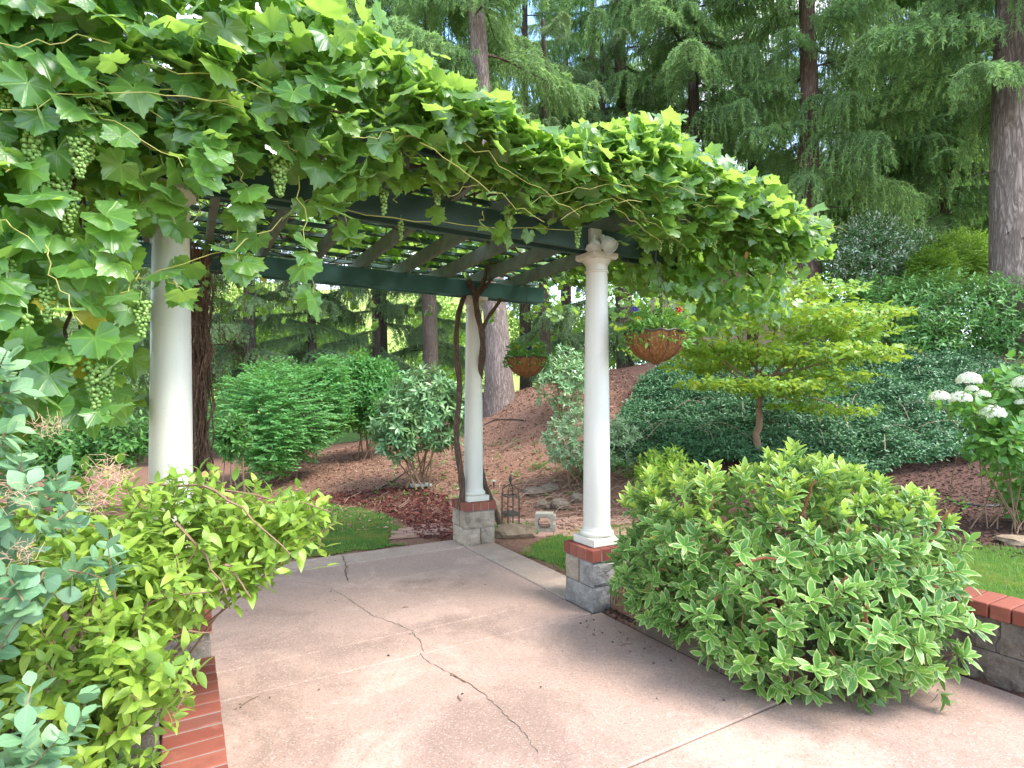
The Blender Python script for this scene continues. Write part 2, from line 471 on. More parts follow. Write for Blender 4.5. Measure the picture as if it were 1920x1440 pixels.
def needle_mat(name, stops, trans=0.3):
    b = NB(name)
    r, ge = rnd_of(b)
    col = b.ramp(r, stops)
    n = b.noise(b.pos(), 0.9, 3)
    col = b.mix(b.math('MULTIPLY', n, 0.5), col, stops[-1][1])
    t = b('BsdfTranslucent', {0: b.mix(0.4, col, (0.22, 0.34, 0.08))})
    return b.finish(col, 0.5, 0.35, None, 0, lambda p: b('MixShader', {0: trans, 1: p, 2: t}).outputs[0])
M['needle'] = needle_mat('fir_needles', [(0, (0.14, 0.28, 0.11)), (0.6, (0.24, 0.43, 0.17)), (1, (0.38, 0.58, 0.22))], 0.55)
M['needle_blue'] = needle_mat('cedar_needles', [(0, (0.15, 0.26, 0.15)), (0.6, (0.24, 0.38, 0.2)), (1, (0.36, 0.48, 0.2))], 0.55)
M['needle_tip'] = needle_mat('fresh_fir_tips', [(0, (0.22, 0.42, 0.13)), (0.6, (0.34, 0.56, 0.18)), (1, (0.48, 0.66, 0.22))], 0.55)
M['needle_dark'] = needle_mat('dark_fir_needles', [(0, (0.018, 0.05, 0.03)), (1, (0.04, 0.09, 0.05))])
M['crown_bright'] = leaf_mat('bright_tree_leaf', [(0, (0.10, 0.2, 0.02)), (0.6, (0.18, 0.32, 0.035)), (1, (0.28, 0.42, 0.05))], 0.5, 0.3, 0.45)

M['grape'] = leaf_mat('grape_leaf', [(0, (0.06, 0.18, 0.045)), (0.45, (0.085, 0.235, 0.055)), (0.8, (0.125, 0.29, 0.055)), (1, (0.22, 0.37, 0.045))],
                      0.34, 1.0, 0.55, (0.52, 0.76, 0.09), 'grape', None, ((0.16, 0.31, 0.035), 0.9, 0.55), (0.15, 0.28, 0.07))
M['grape_yellow'] = leaf_mat('yellow_grape_leaf', [(0, (0.36, 0.38, 0.03)), (0.6, (0.45, 0.40, 0.05)), (1, (0.42, 0.22, 0.04))], 0.45, 0.4, 0.4, (0.6, 0.55, 0.04), 'grape')
M['dead'] = leaf_mat('dead_leaf', [(0, (0.30, 0.13, 0.05)), (0.6, (0.42, 0.22, 0.09)), (1, (0.5, 0.33, 0.16))], 0.8, 0.2, 0.25, (0.5, 0.25, 0.08))
M['berry'] = None
M['lime'] = leaf_mat('lime_shrub_leaf', [(0, (0.13, 0.25, 0.03)), (0.5, (0.24, 0.38, 0.05)), (1, (0.37, 0.48, 0.08))], 0.42, 0.5, 0.38, (0.42, 0.6, 0.04), 'mid', None, ((0.36, 0.46, 0.06), 2.2, 0.6), (0.22, 0.36, 0.09))
M['smoke'] = leaf_mat('smoke_bush_leaf', [(0, (0.12, 0.25, 0.12)), (0.5, (0.18, 0.33, 0.165)), (1, (0.27, 0.42, 0.2))], 0.48, 0.5, 0.28, (0.2, 0.42, 0.12), 'mid', None, None, (0.2, 0.34, 0.22))
M['varieg'] = leaf_mat('variegated_leaf', [(0, (0.05, 0.16, 0.03)), (0.5, (0.085, 0.23, 0.035)), (1, (0.15, 0.31, 0.045))], 0.38, 0.4, 0.25, (0.28, 0.5, 0.05), 'mid', (0.5, 0.58, 0.22), ((0.17, 0.33, 0.04), 1.6, 0.55), (0.2, 0.33, 0.12))
M['varieg_new'] = leaf_mat('variegated_new_leaf', [(0, (0.17, 0.34, 0.035)), (0.6, (0.26, 0.43, 0.045)), (1, (0.38, 0.5, 0.06))], 0.3, 0.55, 0.35, (0.45, 0.62, 0.05), 'mid', (0.58, 0.62, 0.14), None, (0.3, 0.42, 0.12))
M['rhodo'] = leaf_mat('rhododendron_leaf', [(0, (0.09, 0.24, 0.10)), (0.5, (0.16, 0.34, 0.15)), (1, (0.27, 0.45, 0.2))], 0.36, 0.55, 0.2, (0.25, 0.4, 0.07), 'mid', None, ((0.26, 0.35, 0.08), 2.5, 0.5), (0.2, 0.3, 0.14))  # bluish sheen of the leaves is put into these paler greens
M['silver'] = leaf_mat('silvery_shrub_leaf', [(0, (0.15, 0.28, 0.12)), (0.5, (0.26, 0.4, 0.2)), (1, (0.48, 0.58, 0.38))], 0.3, 0.6, 0.2, (0.25, 0.4, 0.15))
M['laurel'] = leaf_mat('laurel_leaf', [(0, (0.04, 0.13, 0.03)), (0.5, (0.075, 0.21, 0.04)), (1, (0.13, 0.30, 0.055))], 0.45, 0.35, 0.2, (0.2, 0.4, 0.04), 'mid', None, None, (0.12, 0.22, 0.07))
M['bright_bush'] = leaf_mat('bright_bush_leaf', [(0, (0.045, 0.17, 0.045)), (0.5, (0.08, 0.26, 0.06)), (1, (0.15, 0.37, 0.08))], 0.42, 0.45, 0.35, (0.25, 0.5, 0.07), 'mid', None, ((0.13, 0.33, 0.05), 2.0, 0.5))
M['cover'] = leaf_mat('cotoneaster_leaf', [(0, (0.03, 0.10, 0.04)), (0.55, (0.055, 0.155, 0.055)), (1, (0.10, 0.22, 0.075))], 0.4, 0.4, 0.12, (0.12, 0.25, 0.06), 'mid', None, ((0.10, 0.22, 0.10), 0.55, 0.7))
M['dogwood'] = leaf_mat('dogwood_leaf', [(0, (0.13, 0.27, 0.03)), (0.5, (0.2, 0.36, 0.045)), (0.88, (0.34, 0.44, 0.06)), (1, (0.5, 0.4, 0.12))], 0.45, 0.4, 0.4, (0.5, 0.6, 0.05), 'mid', None, ((0.16, 0.34, 0.03), 1.4, 0.7))
M['hydrangea'] = leaf_mat('hydrangea_leaf', [(0, (0.07, 0.2, 0.04)), (0.5, (0.12, 0.29, 0.06)), (1, (0.2, 0.38, 0.07))], 0.4, 0.45, 0.35, (0.3, 0.55, 0.05))
M['petal'] = leaf_mat('cream_petal', [(0, (0.74, 0.77, 0.54)), (0.5, (0.86, 0.86, 0.70)), (1, (0.9, 0.89, 0.78))], 0.6, 0.3, 0.3, (0.8, 0.85, 0.6))
M['fern'] = leaf_mat('fern_leaf', [(0, (0.06, 0.2, 0.04)), (1, (0.14, 0.34, 0.06))], 0.45, 0.4, 0.35)
M['grass'] = leaf_mat('grass_blade', [(0, (0.10, 0.23, 0.035)), (0.6, (0.18, 0.34, 0.06)), (1, (0.34, 0.42, 0.10))], 0.5, 0.35, 0.35)
M['choisya'] = leaf_mat('painted_glint_leaf', [(0, (0.035, 0.11, 0.03)), (0.62, (0.09, 0.23, 0.05)), (0.68, (0.55, 0.6, 0.46)), (1, (0.8, 0.82, 0.72))], 0.4, 0.6, 0.2)  # white share of the leaves is painted glare on glossy foliage
M['chip'] = leaf_mat('bark_chip', [(0, (0.14, 0.07, 0.045)), (0.5, (0.27, 0.15, 0.10)), (0.85, (0.38, 0.24, 0.165)), (1, (0.52, 0.37, 0.27))], 0.9, 0.15, 0.0)
M['red_chip'] = leaf_mat('red_bark_chip', [(0, (0.06, 0.014, 0.012)), (0.6, (0.15, 0.035, 0.028)), (1, (0.25, 0.08, 0.06))], 0.9, 0.15, 0.0)
M['dark_chip'] = leaf_mat('dark_bark_chip', [(0, (0.035, 0.02, 0.016)), (0.6, (0.085, 0.045, 0.035)), (1, (0.17, 0.10, 0.08))], 0.9, 0.15, 0.0)
M['straw'] = plain_mat('dry_twig', (0.33, 0.225, 0.16), 0.85, 0.2, 0.35, 10, 0.1)

def berry_mat():
    b = NB('green_grape')
    r, _ = rnd_of(b)
    col = b.ramp(r, [(0, (0.15, 0.27, 0.06)), (0.6, (0.22, 0.35, 0.09)), (1, (0.30, 0.42, 0.13))])
    p = b('BsdfPrincipled', {'Base Color': col, 'Roughness': 0.5, 'Specular IOR Level': 0.35, 'Subsurface Weight': 0.4, 'Subsurface Radius': (0.01, 0.014, 0.004), 'Subsurface Scale': 0.3})
    b.t.links.new(p.outputs[0], b.out.inputs[0])
    return b.m
M['berry'] = berry_mat()

def ground_mat():
    b = NB('bark_mulch_ground')
    p = b.pos()
    n = b.noise(p, 1.2, 5, 0.6)
    f = b.noise(p, 35.0, 5, 0.75)
    col = b.ramp(f, [(0.3, (0.10, 0.052, 0.036)), (0.5, (0.24, 0.135, 0.095)), (0.7, (0.38, 0.245, 0.175))])
    col = b.mix(b.math('MULTIPLY', n, 0.5), col, (0.20, 0.10, 0.065))
    sp = b('SeparateXYZ', {0: p})
    # darker bed soil to the right, green undergrowth far behind the garden
    bed = b.ramp(b.math('ADD', sp.outputs[0], b.math('MULTIPLY', n, 1.0)), [(0.0, (0, 0, 0)), (1.0, (1, 1, 1))])
    bedf = b('MapRange', {0: b.math('ADD', sp.outputs[0], n), 1: 2.2, 2: 3.0}).outputs[0]
    col = b.mix(b.math('MULTIPLY', bedf, 0.75), col, b.mix(f, (0.035, 0.02, 0.016), (0.11, 0.058, 0.045)))
    far = b('MapRange', {0: b.math('ADD', sp.outputs[1], b.math('MULTIPLY', n, 3.0)), 1: 18.0, 2: 24.0}).outputs[0]
    col = b.mix(far, col, b.mix(n, (0.05, 0.11, 0.025), (0.12, 0.21, 0.04)))
    return b.finish(col, 0.95, 0.15, b.bump(f, 0.9, 0.03))
M['ground'] = ground_mat()

def lawn_mat():
    b = NB('lawn_and_moss')
    p = b.pos()
    n = b.noise(p, 2.4, 5, 0.7)
    f = b.noise(p, 60, 4, 0.75)
    col = b.ramp(n, [(0.3, (0.05, 0.14, 0.02)), (0.5, (0.10, 0.21, 0.03)), (0.62, (0.24, 0.25, 0.045)), (0.75, (0.11, 0.075, 0.04))])
    col = b.mix(f, tuple((0.03, 0.05, 0.012)), col)
    return b.finish(col, 0.95, 0.15, b.bump(f, 0.8, 0.02))
M['lawn'] = lawn_mat()

# ------------------------------------------------------------------ foliage system
def ell_leaf(w, fold=0.25, droop=0.15, st=(0, .2, .45, .7, .9, 1), peak=.45, twist=0.0, petiole=0.0):
    Vt, UV, T = [], [], []
    for v in st:
        if v <= peak: hw = math.sin(v / peak * PI / 2) ** 0.8
        else: hw = math.cos((v - peak) / (1 - peak) * PI / 2) ** 0.9
        hw = max(hw, 0.02) * w / 2
        z = -droop * v * v
        for sgn in (-1, 0, 1):
            Vt.append((sgn * hw, v, z + (abs(sgn) * hw * fold) + twist * sgn * hw * v)); UV.append((sgn, v))
    for i in range(len(st) - 1):
        for j in range(2):
            a = i * 3 + j
            T += [(a, a + 1, a + 4), (a, a + 4, a + 3)]
    return np.array(Vt), np.array(T), np.array(UV, float)

def diamond_leaf(w, fold=0.2, droop=.12):
    Vt = np.array([(0, 0, 0), (-w / 2, .45, fold * w / 2), (0, .5, -droop * .3), (w / 2, .45, fold * w / 2), (0, 1, -droop)])
    T = np.array([(0, 2, 1), (0, 3, 2), (1, 2, 4), (2, 3, 4)])
    return Vt, T, np.array([(0, 0), (-1, .45), (0, .5), (1, .45), (0, 1)], float)

def blade(w, bend=.35):
    Vt = np.array([(-w / 2, 0, 0), (w / 2, 0, 0), (-w * .4, .55, -bend * .25), (w * .4, .55, -bend * .25), (0, 1, -bend)])
    T = np.array([(0, 1, 3), (0, 3, 2), (2, 3, 4)])
    return Vt, T, np.array([(-1, 0), (1, 0), (-1, .5), (1, .5), (0, 1)], float)

def grape_leaf(seed, full=True):
    r = random.Random(seed)
    # outline radius by angle from the tip, five lobes with small teeth
    A = [0, 7, 14, 22, 30, 38, 46, 54, 62, 71, 80, 90, 101, 112, 124, 138, 152, 163]
    Rr = [.645, .555, .56, .485, .495, .45, .52, .60, .525, .53, .46, .50, .535, .47, .48, .42, .40, .25]
    ang = [-a for a in A[:0:-1]] + A
    rad = Rr[:0:-1] + Rr
    n = len(ang)
    cup = r.uniform(-.22, .34); wav = r.uniform(.03, .09); ph = r.uniform(0, 6); drp = r.uniform(.05, .45); side = r.uniform(-.25, .25)
    def zf(x, y):
        rr = math.hypot(x, y); a = math.atan2(x, y)
        return cup * rr * rr * 1.1 - drp * max(y, 0) ** 2 + wav * math.sin(3 * a + ph) * rr * 1.6 + side * x * abs(x) - .10 * abs(math.sin(a * 3.6)) * rr
    Vt, UV = [(0, 0, 0)], [(0, 0)]
    for k, (a, rr) in enumerate(zip(ang, rad)):
        rr *= r.uniform(.95, 1.06)
        x, y = math.sin(math.radians(a)) * rr, math.cos(math.radians(a)) * rr
        Vt.append((x, y, zf(x, y))); UV.append((x, y))
    T = []
    if full:
        for k in range(n):
            x, y = Vt[1 + k][0] * .55, Vt[1 + k][1] * .55
            Vt.append((x, y, zf(x, y) + .02)); UV.append((x, y))
        for k in range(n - 1):
            a, b_ = 1 + k, 2 + k; c, d = 1 + n + k, 2 + n + k
            T += [(0, d, c), (c, d, b_), (c, b_, a)]
    else:
        for k in range(n - 1): T.append((0, 2 + k, 1 + k))
    # petiole, a thin three-sided stalk behind the blade
    b0 = len(Vt)
    for (px_, py_, pz) in ((.012, 0, 0), (-.012, 0, 0), (0, 0, -.02), (.01, -.38, -.22), (-.01, -.38, -.22), (0, -.38, -.24)):
        Vt.append((px_, py_, pz)); UV.append((0, 0))
    for (i, j) in ((0, 1), (1, 2), (2, 0)):
        T += [(b0 + i, b0 + j, b0 + 3 + j), (b0 + i, b0 + 3 + j, b0 + 3 + i)]
    Vt = np.array(Vt); T = np.array(T)
    T = T[:, ::-1] if np.cross(Vt[T[0][1]] - Vt[T[0][0]], Vt[T[0][2]] - Vt[T[0][0]])[2] < 0 else T
    return Vt, T, np.array(UV, float)

def frames(d, nrm):
    y = norm(d)
    z = nrm - y * np.sum(nrm * y, -1, keepdims=True)
    bad = np.linalg.norm(z, axis=-1) < 1e-4
    z[bad] = np.cross(y[bad], [1.0, 0.3, 0.2])
    z = norm(z)
    x = np.cross(y, z)
    return np.stack([x, y, z], -1)          # columns are the axes

def pick_visible(pos, size, n, cell=0.55):
    """indices of the n leaves that show largest: nearest first, skipping those covered by nearer ones"""
    px, py = to_px(pos)
    Y = pos[:, 1]
    inf = (Y > 0.3) & (px > -20) & (px < 1940) & (py > -20) & (py < 1460)
    pxs = size * FPX / np.maximum(Y, .3)
    order = np.argsort(Y)
    occ = {}
    out = []
    for i in order:
        if not inf[i]: continue
        c = max(6.0, float(np.median(pxs)) * cell)
        key = (int(px[i] // c), int(py[i] // c))
        if key in occ: continue
        occ[key] = 1
        out.append(i)
    out = np.array(out, int)
    if len(out) > n:
        out = out[np.argsort(-pxs[out])[:n]]
    return out

def joined(name, temps, mat, pos, Rm, size, vi, parent=None, origin=(0, 0, 0), kind='stuff'):
    Vs, Ts, Us, off = [], [], [], 0
    for k, (Vt, T, UV) in enumerate(temps):
        idx = np.where(vi == k)[0]
        if not len(idx): continue
        W = np.einsum('nij,mj->nmi', Rm[idx] * size[idx][:, None, None], Vt) + pos[idx][:, None, :] - np.asarray(origin)
        nv = len(Vt)
        Vs.append(W.reshape(-1, 3))
        Ts.append((T[None] + (np.arange(len(idx)) * nv)[:, None, None] + off).reshape(-1, 3))
        Us.append(np.tile(UV, (len(idx), 1)))
        off += nv * len(idx)
    me = make_mesh(name, np.vstack(Vs), np.vstack(Ts), mat, np.vstack(Us))
    o = bpy.data.objects.new(name, me)
    link(o, parent)
    if kind: o['kind'] = kind
    return o

def emit(parent, temps, mat, pos, d, nrm, size, n_parts=0, part='leaf', stuff='foliage', temps_full=None, cell=.55):
    pos = np.asarray(pos, float); size = np.asarray(size, float)
    Rm = frames(np.asarray(d, float), np.asarray(nrm, float))
    vi = rng.integers(0, len(temps), len(pos))
    org = np.array(parent.location) if parent is not None else np.zeros(3)
    keep = np.ones(len(pos), bool)
    if n_parts:
        tf = temps_full or temps
        meshes = [make_mesh(part, Vt, T, mat, UV) for (Vt, T, UV) in tf]
        for i in pick_visible(pos, size, n_parts, cell):
            keep[i] = False
            o = bpy.data.objects.new(part, meshes[vi[i] % len(meshes)])
            m = np.eye(4); m[:3, :3] = Rm[i] * size[i]; m[:3, 3] = pos[i] - org
            o.matrix_local = Matrix(m.tolist())
            COL.objects.link(o)
            o.parent = parent
    if keep.any():
        joined(stuff, temps, mat, pos[keep], Rm[keep], size[keep], vi[keep], parent, org)

def shoots(tips, ax, k, length, spread, mode='whorl', up=0.25, jit=0.15, droop=0.0, size=(.06, .09)):
    """leaves round each shoot tip; returns pos, dir, normal, size"""
    tips = np.asarray(tips, float); ax = norm(ax); n = len(tips)
    ref = np.where(np.abs(ax[:, 2:3]) < .9, np.array([[0, 0, 1.0]]), np.array([[1.0, 0, 0]]))
    a = norm(np.cross(ax, ref)); b = np.cross(ax, a)
    ph = rng.uniform(0, 2 * PI, n)
    Pp, Dd, Nn, Ss = [], [], [], []
    for j in range(k):
        fr = j / max(k - 1, 1)
        if mode == 'whorl': th = ph + j * 2.39996
        elif mode == 'flat': th = np.zeros(n) + (j % 2) * PI
        else: th = ph + (j // 2) * PI / 2 + (j % 2) * PI
        L = length if np.ndim(length) else np.full(n, length)
        if mode == 'pairs': fr = (j // 2) / max((k - 1) // 2, 1)
        p = tips - ax * (L * (1 - fr))[:, None]
        sp = spread * (1.15 - .55 * fr)
        per = np.cos(th)[:, None] * a + np.sin(th)[:, None] * b
        dd = ax * np.cos(sp) + per * np.sin(sp)
        nn = ax * np.sin(sp) - per * np.cos(sp)
        dd = norm(dd + rng.normal(0, jit, (n, 3)) + np.array([0, 0, -droop]))
        nn = norm(nn + np.array([0, 0, up]) + rng.normal(0, jit, (n, 3)))
        Pp.append(p); Dd.append(dd); Nn.append(nn)
        Ss.append(rng.uniform(size[0], size[1], n) * (1 - .25 * max(0, fr - .7)))
    return np.vstack(Pp), np.vstack(Dd), np.vstack(Nn), np.concatenate(Ss)

def blob_tips(blobs, n, shell=(.72, 1.04), ground=True, up=.45, clear=.6, lump=0.0):
    """random shoot tips in the outer shell of a union of ellipsoids: (centre, radii)"""
    vol = np.array([r[0] * r[1] + r[1] * r[2] + r[0] * r[2] for c, r in blobs]); vol = vol / vol.sum()
    out, axs = [], []
    for (c, r), w in zip(blobs, vol):
        m = int(n * w) + 1
        u = norm(rng.normal(0, 1, (m, 3)))
        f = shell[0] + (shell[1] - shell[0]) * rng.uniform(0, 1, m) ** .6
        if lump:
            f = f * (1 + lump * np.sin(u[:, 0] * 7 + c[0] * 9) * np.sin(u[:, 1] * 6 + 1) * np.sin(u[:, 2] * 8 + 2))
        p = np.asarray(c) + u * f[:, None] * np.asarray(r)
        ok = np.ones(m, bool)
        for c2, r2 in blobs:
            if c2 is c: continue
            ok &= np.sum(((p - np.asarray(c2)) / np.asarray(r2)) ** 2, 1) > clear
        if ground: ok &= p[:, 2] > terrain(p[:, 0], p[:, 1]) + .02
        out.append(p[ok])
        axs.append(norm(u[ok] / np.asarray(r) * min(r) + np.array([0, 0, up]) + rng.normal(0, .25, (ok.sum(), 3))))
    return np.vstack(out), np.vstack(axs)

def curve(a, b, sag=0.0, n=7, wob=0.0):
    a = np.asarray(a, float); b = np.asarray(b, float)
    t = np.linspace(0, 1, n)[:, None]
    p = a * (1 - t) + b * t
    p[:, 2] += (sag * 4 * t * (1 - t))[:, 0]
    if wob:
        w = rng.normal(0, wob, (n, 3)); w[0] = 0; w[-1] = 0
        p += w
    return p

def stems(parent, base, tips, ax, n_part, mat, r0=.01, r1=.003, base_spread=.1, kfine=300, L=.1, fork=.5):
    """branches from the base to some tips (each its own part), fine twigs joined"""
    org = np.array(parent.location)
    idx = rng.permutation(len(tips))
    for i in idx[:n_part]:
        b0 = np.asarray(base) + np.append(rng.normal(0, base_spread, 2), 0)
        mid = b0 * .45 + tips[i] * .55 + np.array([0, 0, .08]) + rng.normal(0, .05, 3)
        t = np.linspace(0, 1, 9)[:, None]
        p = b0 * (1 - t) ** 2 + 2 * mid * t * (1 - t) + tips[i] * t ** 2
        p += rng.normal(0, r0 * .5, p.shape)
        Geo().tube(p - org, np.linspace(r0, r1, 9), 5).build('branch', mat, parent)
    if kfine:
        g = Geo()
        for i in idx[n_part:n_part + kfine]:
            st = tips[i] - ax[i] * L * rng.uniform(1, 2.2) + rng.normal(0, .02, 3)
            g.tube(curve(st, tips[i], 0, 3, .003) - org, [r1 * 1.3, r1, r1 * .5], 3, cap=False)
        o = g.build('twigs', mat, parent); o['kind'] = 'stuff'

# leaf templates
T_GRAPE = [grape_leaf(s, True) for s in range(7)]
T_GRAPE_LO = [grape_leaf(s, False) for s in range(7)]
T_LIME = [ell_leaf(.46, .25, d, peak=.38) for d in (.1, .28, .45)]
T_SMOKE = [ell_leaf(.72, .12, d, st=(0, .12, .35, .6, .85, 1), peak=.55) for d in (-.05, .1, .22)]
T_VAR = [ell_leaf(.40, .25, d, peak=.5) for d in (.0, .15, .3)]
T_RHO = [ell_leaf(.30, .22, d, st=(0, .3, .65, 1), peak=.55) for d in (.05, .2)]
T_LAUR = [ell_leaf(.36, .25, d, st=(0, .35, .7, 1), peak=.5) for d in (.1, .3)]
T_DIA = [diamond_leaf(.55), diamond_leaf(.7, .3, .2)]
T_DIAN = [diamond_leaf(.4), diamond_leaf(.5, .3, .2)]
T_DOG = [ell_leaf(.55, .2, d, st=(0, .3, .65, 1), peak=.45) for d in (.1, .35)]
T_HYD = [ell_leaf(.66, .2, d, peak=.4) for d in (.15, .35)]
# ------------------------------------------------------------------ ground
def axis(lo, hi, step, outer):
    fine = np.arange(lo, hi + 1e-6, step)
    grow = step * 1.35 ** np.arange(1, 40)
    ext = np.cumsum(grow); ext = ext[ext < outer]
    return np.concatenate([(lo - ext)[::-1], fine, hi + ext])
gx = axis(-8, 10, .1, 600); gy = axis(1.0, 16, .1, 600)
GX, GY = np.meshgrid(gx, gy)
GZ = terrain(GX, GY)
nx, ny = len(gx), len(gy)
gi = np.arange(nx * ny).reshape(ny, nx)
a, b_, c_, d_ = gi[:-1, :-1].ravel(), gi[:-1, 1:].ravel(), gi[1:, 1:].ravel(), gi[1:, :-1].ravel()
gT = np.vstack([np.stack([a, b_, c_], 1), np.stack([a, c_, d_], 1)])
g = put('ground', make_mesh('ground', np.stack([GX.ravel(), GY.ravel(), GZ.ravel()], 1), gT, M['ground']))
tag(g, 'brown bark mulch slope rising behind the patio', None, None, 'structure')

M['meadow'] = plain_mat('sunlit_meadow', (0.26, 0.33, 0.09), 0.95, 0.1, 0.35, 0.25, 0.3)
mx, my = np.meshgrid(np.linspace(-75, 12, 60), np.linspace(32, 85, 40))
mz = -1.2 + 19.5 * sstep(32, 85, my + 5 * np.sin(mx * .09)) ** .8 * sstep(14, -6, mx) + .5 * np.sin(mx * .5) * np.sin(my * .4)
mi_ = np.arange(mx.size).reshape(mx.shape)
a, b_, c_, d_ = mi_[:-1, :-1].ravel(), mi_[:-1, 1:].ravel(), mi_[1:, 1:].ravel(), mi_[1:, :-1].ravel()
tag(put('meadow', make_mesh('meadow', np.stack([mx.ravel(), my.ravel(), mz.ravel()], 1), np.vstack([np.stack([a, b_, c_], 1), np.stack([a, c_, d_], 1)]), M['meadow'])), 'pale yellow green meadow slope far behind the dark cedars', None, None, 'structure')

def sheet(name, px_poly, lift, mat, step=.07, edge=.12):
    """a lawn sheet draped on the terrain inside a ground-plan polygon with a ragged edge"""
    poly = np.array(px_poly, float)
    xs = np.arange(poly[:, 0].min() - .2, poly[:, 0].max() + .2, step); ys = np.arange(poly[:, 1].min() - .2, poly[:, 1].max() + .2, step)
    X, Y = np.meshgrid(xs, ys)
    ins = inpoly(X + edge * np.sin(Y * 9 + X * 5) * .5, Y + edge * np.sin(X * 11) * .5, poly)
    Z = terrain(X, Y) + lift
    n = len(xs); gi = np.arange(X.size).reshape(X.shape)
    ok = ins[:-1, :-1] & ins[1:, :-1] & ins[:-1, 1:] & ins[1:, 1:]
    a, b_, c_, d_ = gi[:-1, :-1][ok], gi[:-1, 1:][ok], gi[1:, 1:][ok], gi[1:, :-1][ok]
    T = np.vstack([np.stack([a, b_, c_], 1), np.stack([a, c_, d_], 1)])
    used = np.unique(T); mp = np.full(X.size, -1); mp[used] = np.arange(len(used))
    Vt = np.stack([X.ravel(), Y.ravel(), Z.ravel()], 1)[used]
    return put(name, make_mesh(name, Vt, mp[T], mat))
def inpoly(X, Y, poly):
    ins = np.zeros(X.shape, bool); n = len(poly)
    for i in range(n):
        x0, y0 = poly[i]; x1, y1 = poly[(i + 1) % n]
        cnd = ((y0 > Y) != (y1 > Y))
        with np.errstate(divide='ignore', invalid='ignore'):
            ins ^= cnd & (X < (x1 - x0) * (Y - y0) / (y1 - y0 + 1e-12) + x0)
    return ins
def gpt(px, py, z=0.0):
    Y = (CAMZ - z) * FPX / (py - HZP)
    return np.array([(px - CXP) * Y / FPX, Y])

p_ts = lambda t, s: P(t, s)[:2]
lawn_left = [p_ts(2.55, 2.66), p_ts(2.2, 2.9), gpt(770, 990), gpt(735, 972), gpt(690, 955), gpt(600, 948), gpt(500, 950), gpt(300, 960), p_ts(-3.5, 4.6), p_ts(-3.5, 2.66)]
lawn_mid = [p_ts(3.43, .1), p_ts(3.43, 1.75), gpt(1000, 1018), gpt(1045, 1000), gpt(1110, 988), gpt(1200, 985), p_ts(5.4, 1.2), p_ts(5.0, .3)]
w2 = lambda d, e: np.array([W0[0] + .866 * d - .5 * e, W0[1] + .5 * d + .866 * e])
lawn_right = [w2(.30, -3.0), w2(.30, 1.2), gpt(1600, 1010, .44), gpt(1800, 1022, .44), gpt(1935, 1034, .44), gpt(2300, 1060, .44), w2(5, -2.5)]
L1 = sheet('lawn', lawn_left, .012, M['lawn']); tag(L1, 'green mossy lawn beyond the far edge of the patio', None, None, 'structure')
L2 = sheet('lawn', lawn_mid, .012, M['lawn']); tag(L2, 'mossy grass patch between the far pier and the right pier', None, None, 'structure')
L3 = sheet('lawn', lawn_right, .012, M['lawn']); tag(L3, 'raised green lawn behind the low wall on the right', None, None, 'structure')

def scatter_poly(poly, n):
    poly = np.array(poly); lo, hi = poly.min(0), poly.max(0)
    q = rng.uniform(lo, hi, (n, 2))
    return q[inpoly(q[:, 0], q[:, 1], poly)]
T_BLADE = [blade(.055, .3), blade(.06, .6), blade(.05, .1)]
def grass(poly, n, h, label):
    q = scatter_poly(poly, n)
    dn = np.sin(q[:, 0] * 5.1 + 1) * np.sin(q[:, 1] * 4.3) + np.sin(q[:, 0] * 2.2 - q[:, 1] * 3.1)
    q = q[rng.uniform(-1.6, 1.2, len(q)) < dn + .9]
    z = terrain(q[:, 0], q[:, 1])
    pos = np.column_stack([q, z + .005])
    d = np.column_stack([rng.normal(0, .35, (len(q), 2)), np.ones(len(q))])
    nr = rng.normal(0, 1, (len(q), 3)); nr[:, 2] *= .3
    Rm = frames(d, nr)
    o = joined('grass', T_BLADE, M['grass'], pos, Rm, rng.uniform(h * .5, h, len(q)), rng.integers(0, 3, len(q)))
    tag(o, label)
grass(lawn_left, 60000, .055, 'short grass blades on the lawn beyond the patio')
grass(lawn_mid, 24000, .06, 'grass blades on the mossy patch between the piers')
grass([w2(.28, -2.2), w2(.28, 1.2), gpt(1600, 1010, .44), gpt(1800, 1022, .44), gpt(1935, 1034, .44), gpt(2050, 1040, .44), w2(2.2, -2.0)], 46000, .06, 'short grass on the raised lawn behind the brick capped wall')

def chips(poly, n, size, mat, label, name='bark_mulch', zlift=.008):
    q = scatter_poly(poly, n)
    t, s = ts(q[:, 0], q[:, 1])
    q = q[~((t > -.3) & (t < 3.42) & (s > -.3) & (s < 2.66))]
    z = terrain(q[:, 0], q[:, 1]) + zlift
    pos = np.column_stack([q, z])
    d = np.column_stack([rng.normal(0, 1, (len(q), 2)), rng.normal(0, .25, len(q))])
    nr = np.column_stack([rng.normal(0, .4, (len(q), 2)), np.ones(len(q))])
    tm = [diamond_leaf(.35, .8, .2), diamond_leaf(.22, .8, -.2), diamond_leaf(.5, .5, .1)]
    o = joined(name, tm, mat, pos, frames(d, nr), rng.uniform(size * .4, size, len(q)), rng.integers(0, 3, len(q)))
    tag(o, label)
chips([(-5, 8.2), (-3, 7.6), (0, 7.4), (1.9, 7.2), (2.6, 9), (3, 16), (-1, 17), (-6, 13)], 26000, .09, M['chip'], 'tan and brown bark mulch chips over the slope')
chips([gpt(530, 945), gpt(640, 938), gpt(760, 936), gpt(845, 948), gpt(848, 1015), gpt(790, 1008), gpt(745, 975), gpt(690, 957), gpt(610, 950)], 11000, .08, M['red_chip'], 'dark red bark mulch along the lawn edge left of the far pier', zlift=.02)
chips([(3.2, 4.9), (4.4, 4.6), (8, 4.8), (10, 9.6), (5, 9.9), (2.8, 9.8)], 26000, .07, M['dark_chip'], 'dark brown bark mulch of the bed on the right')

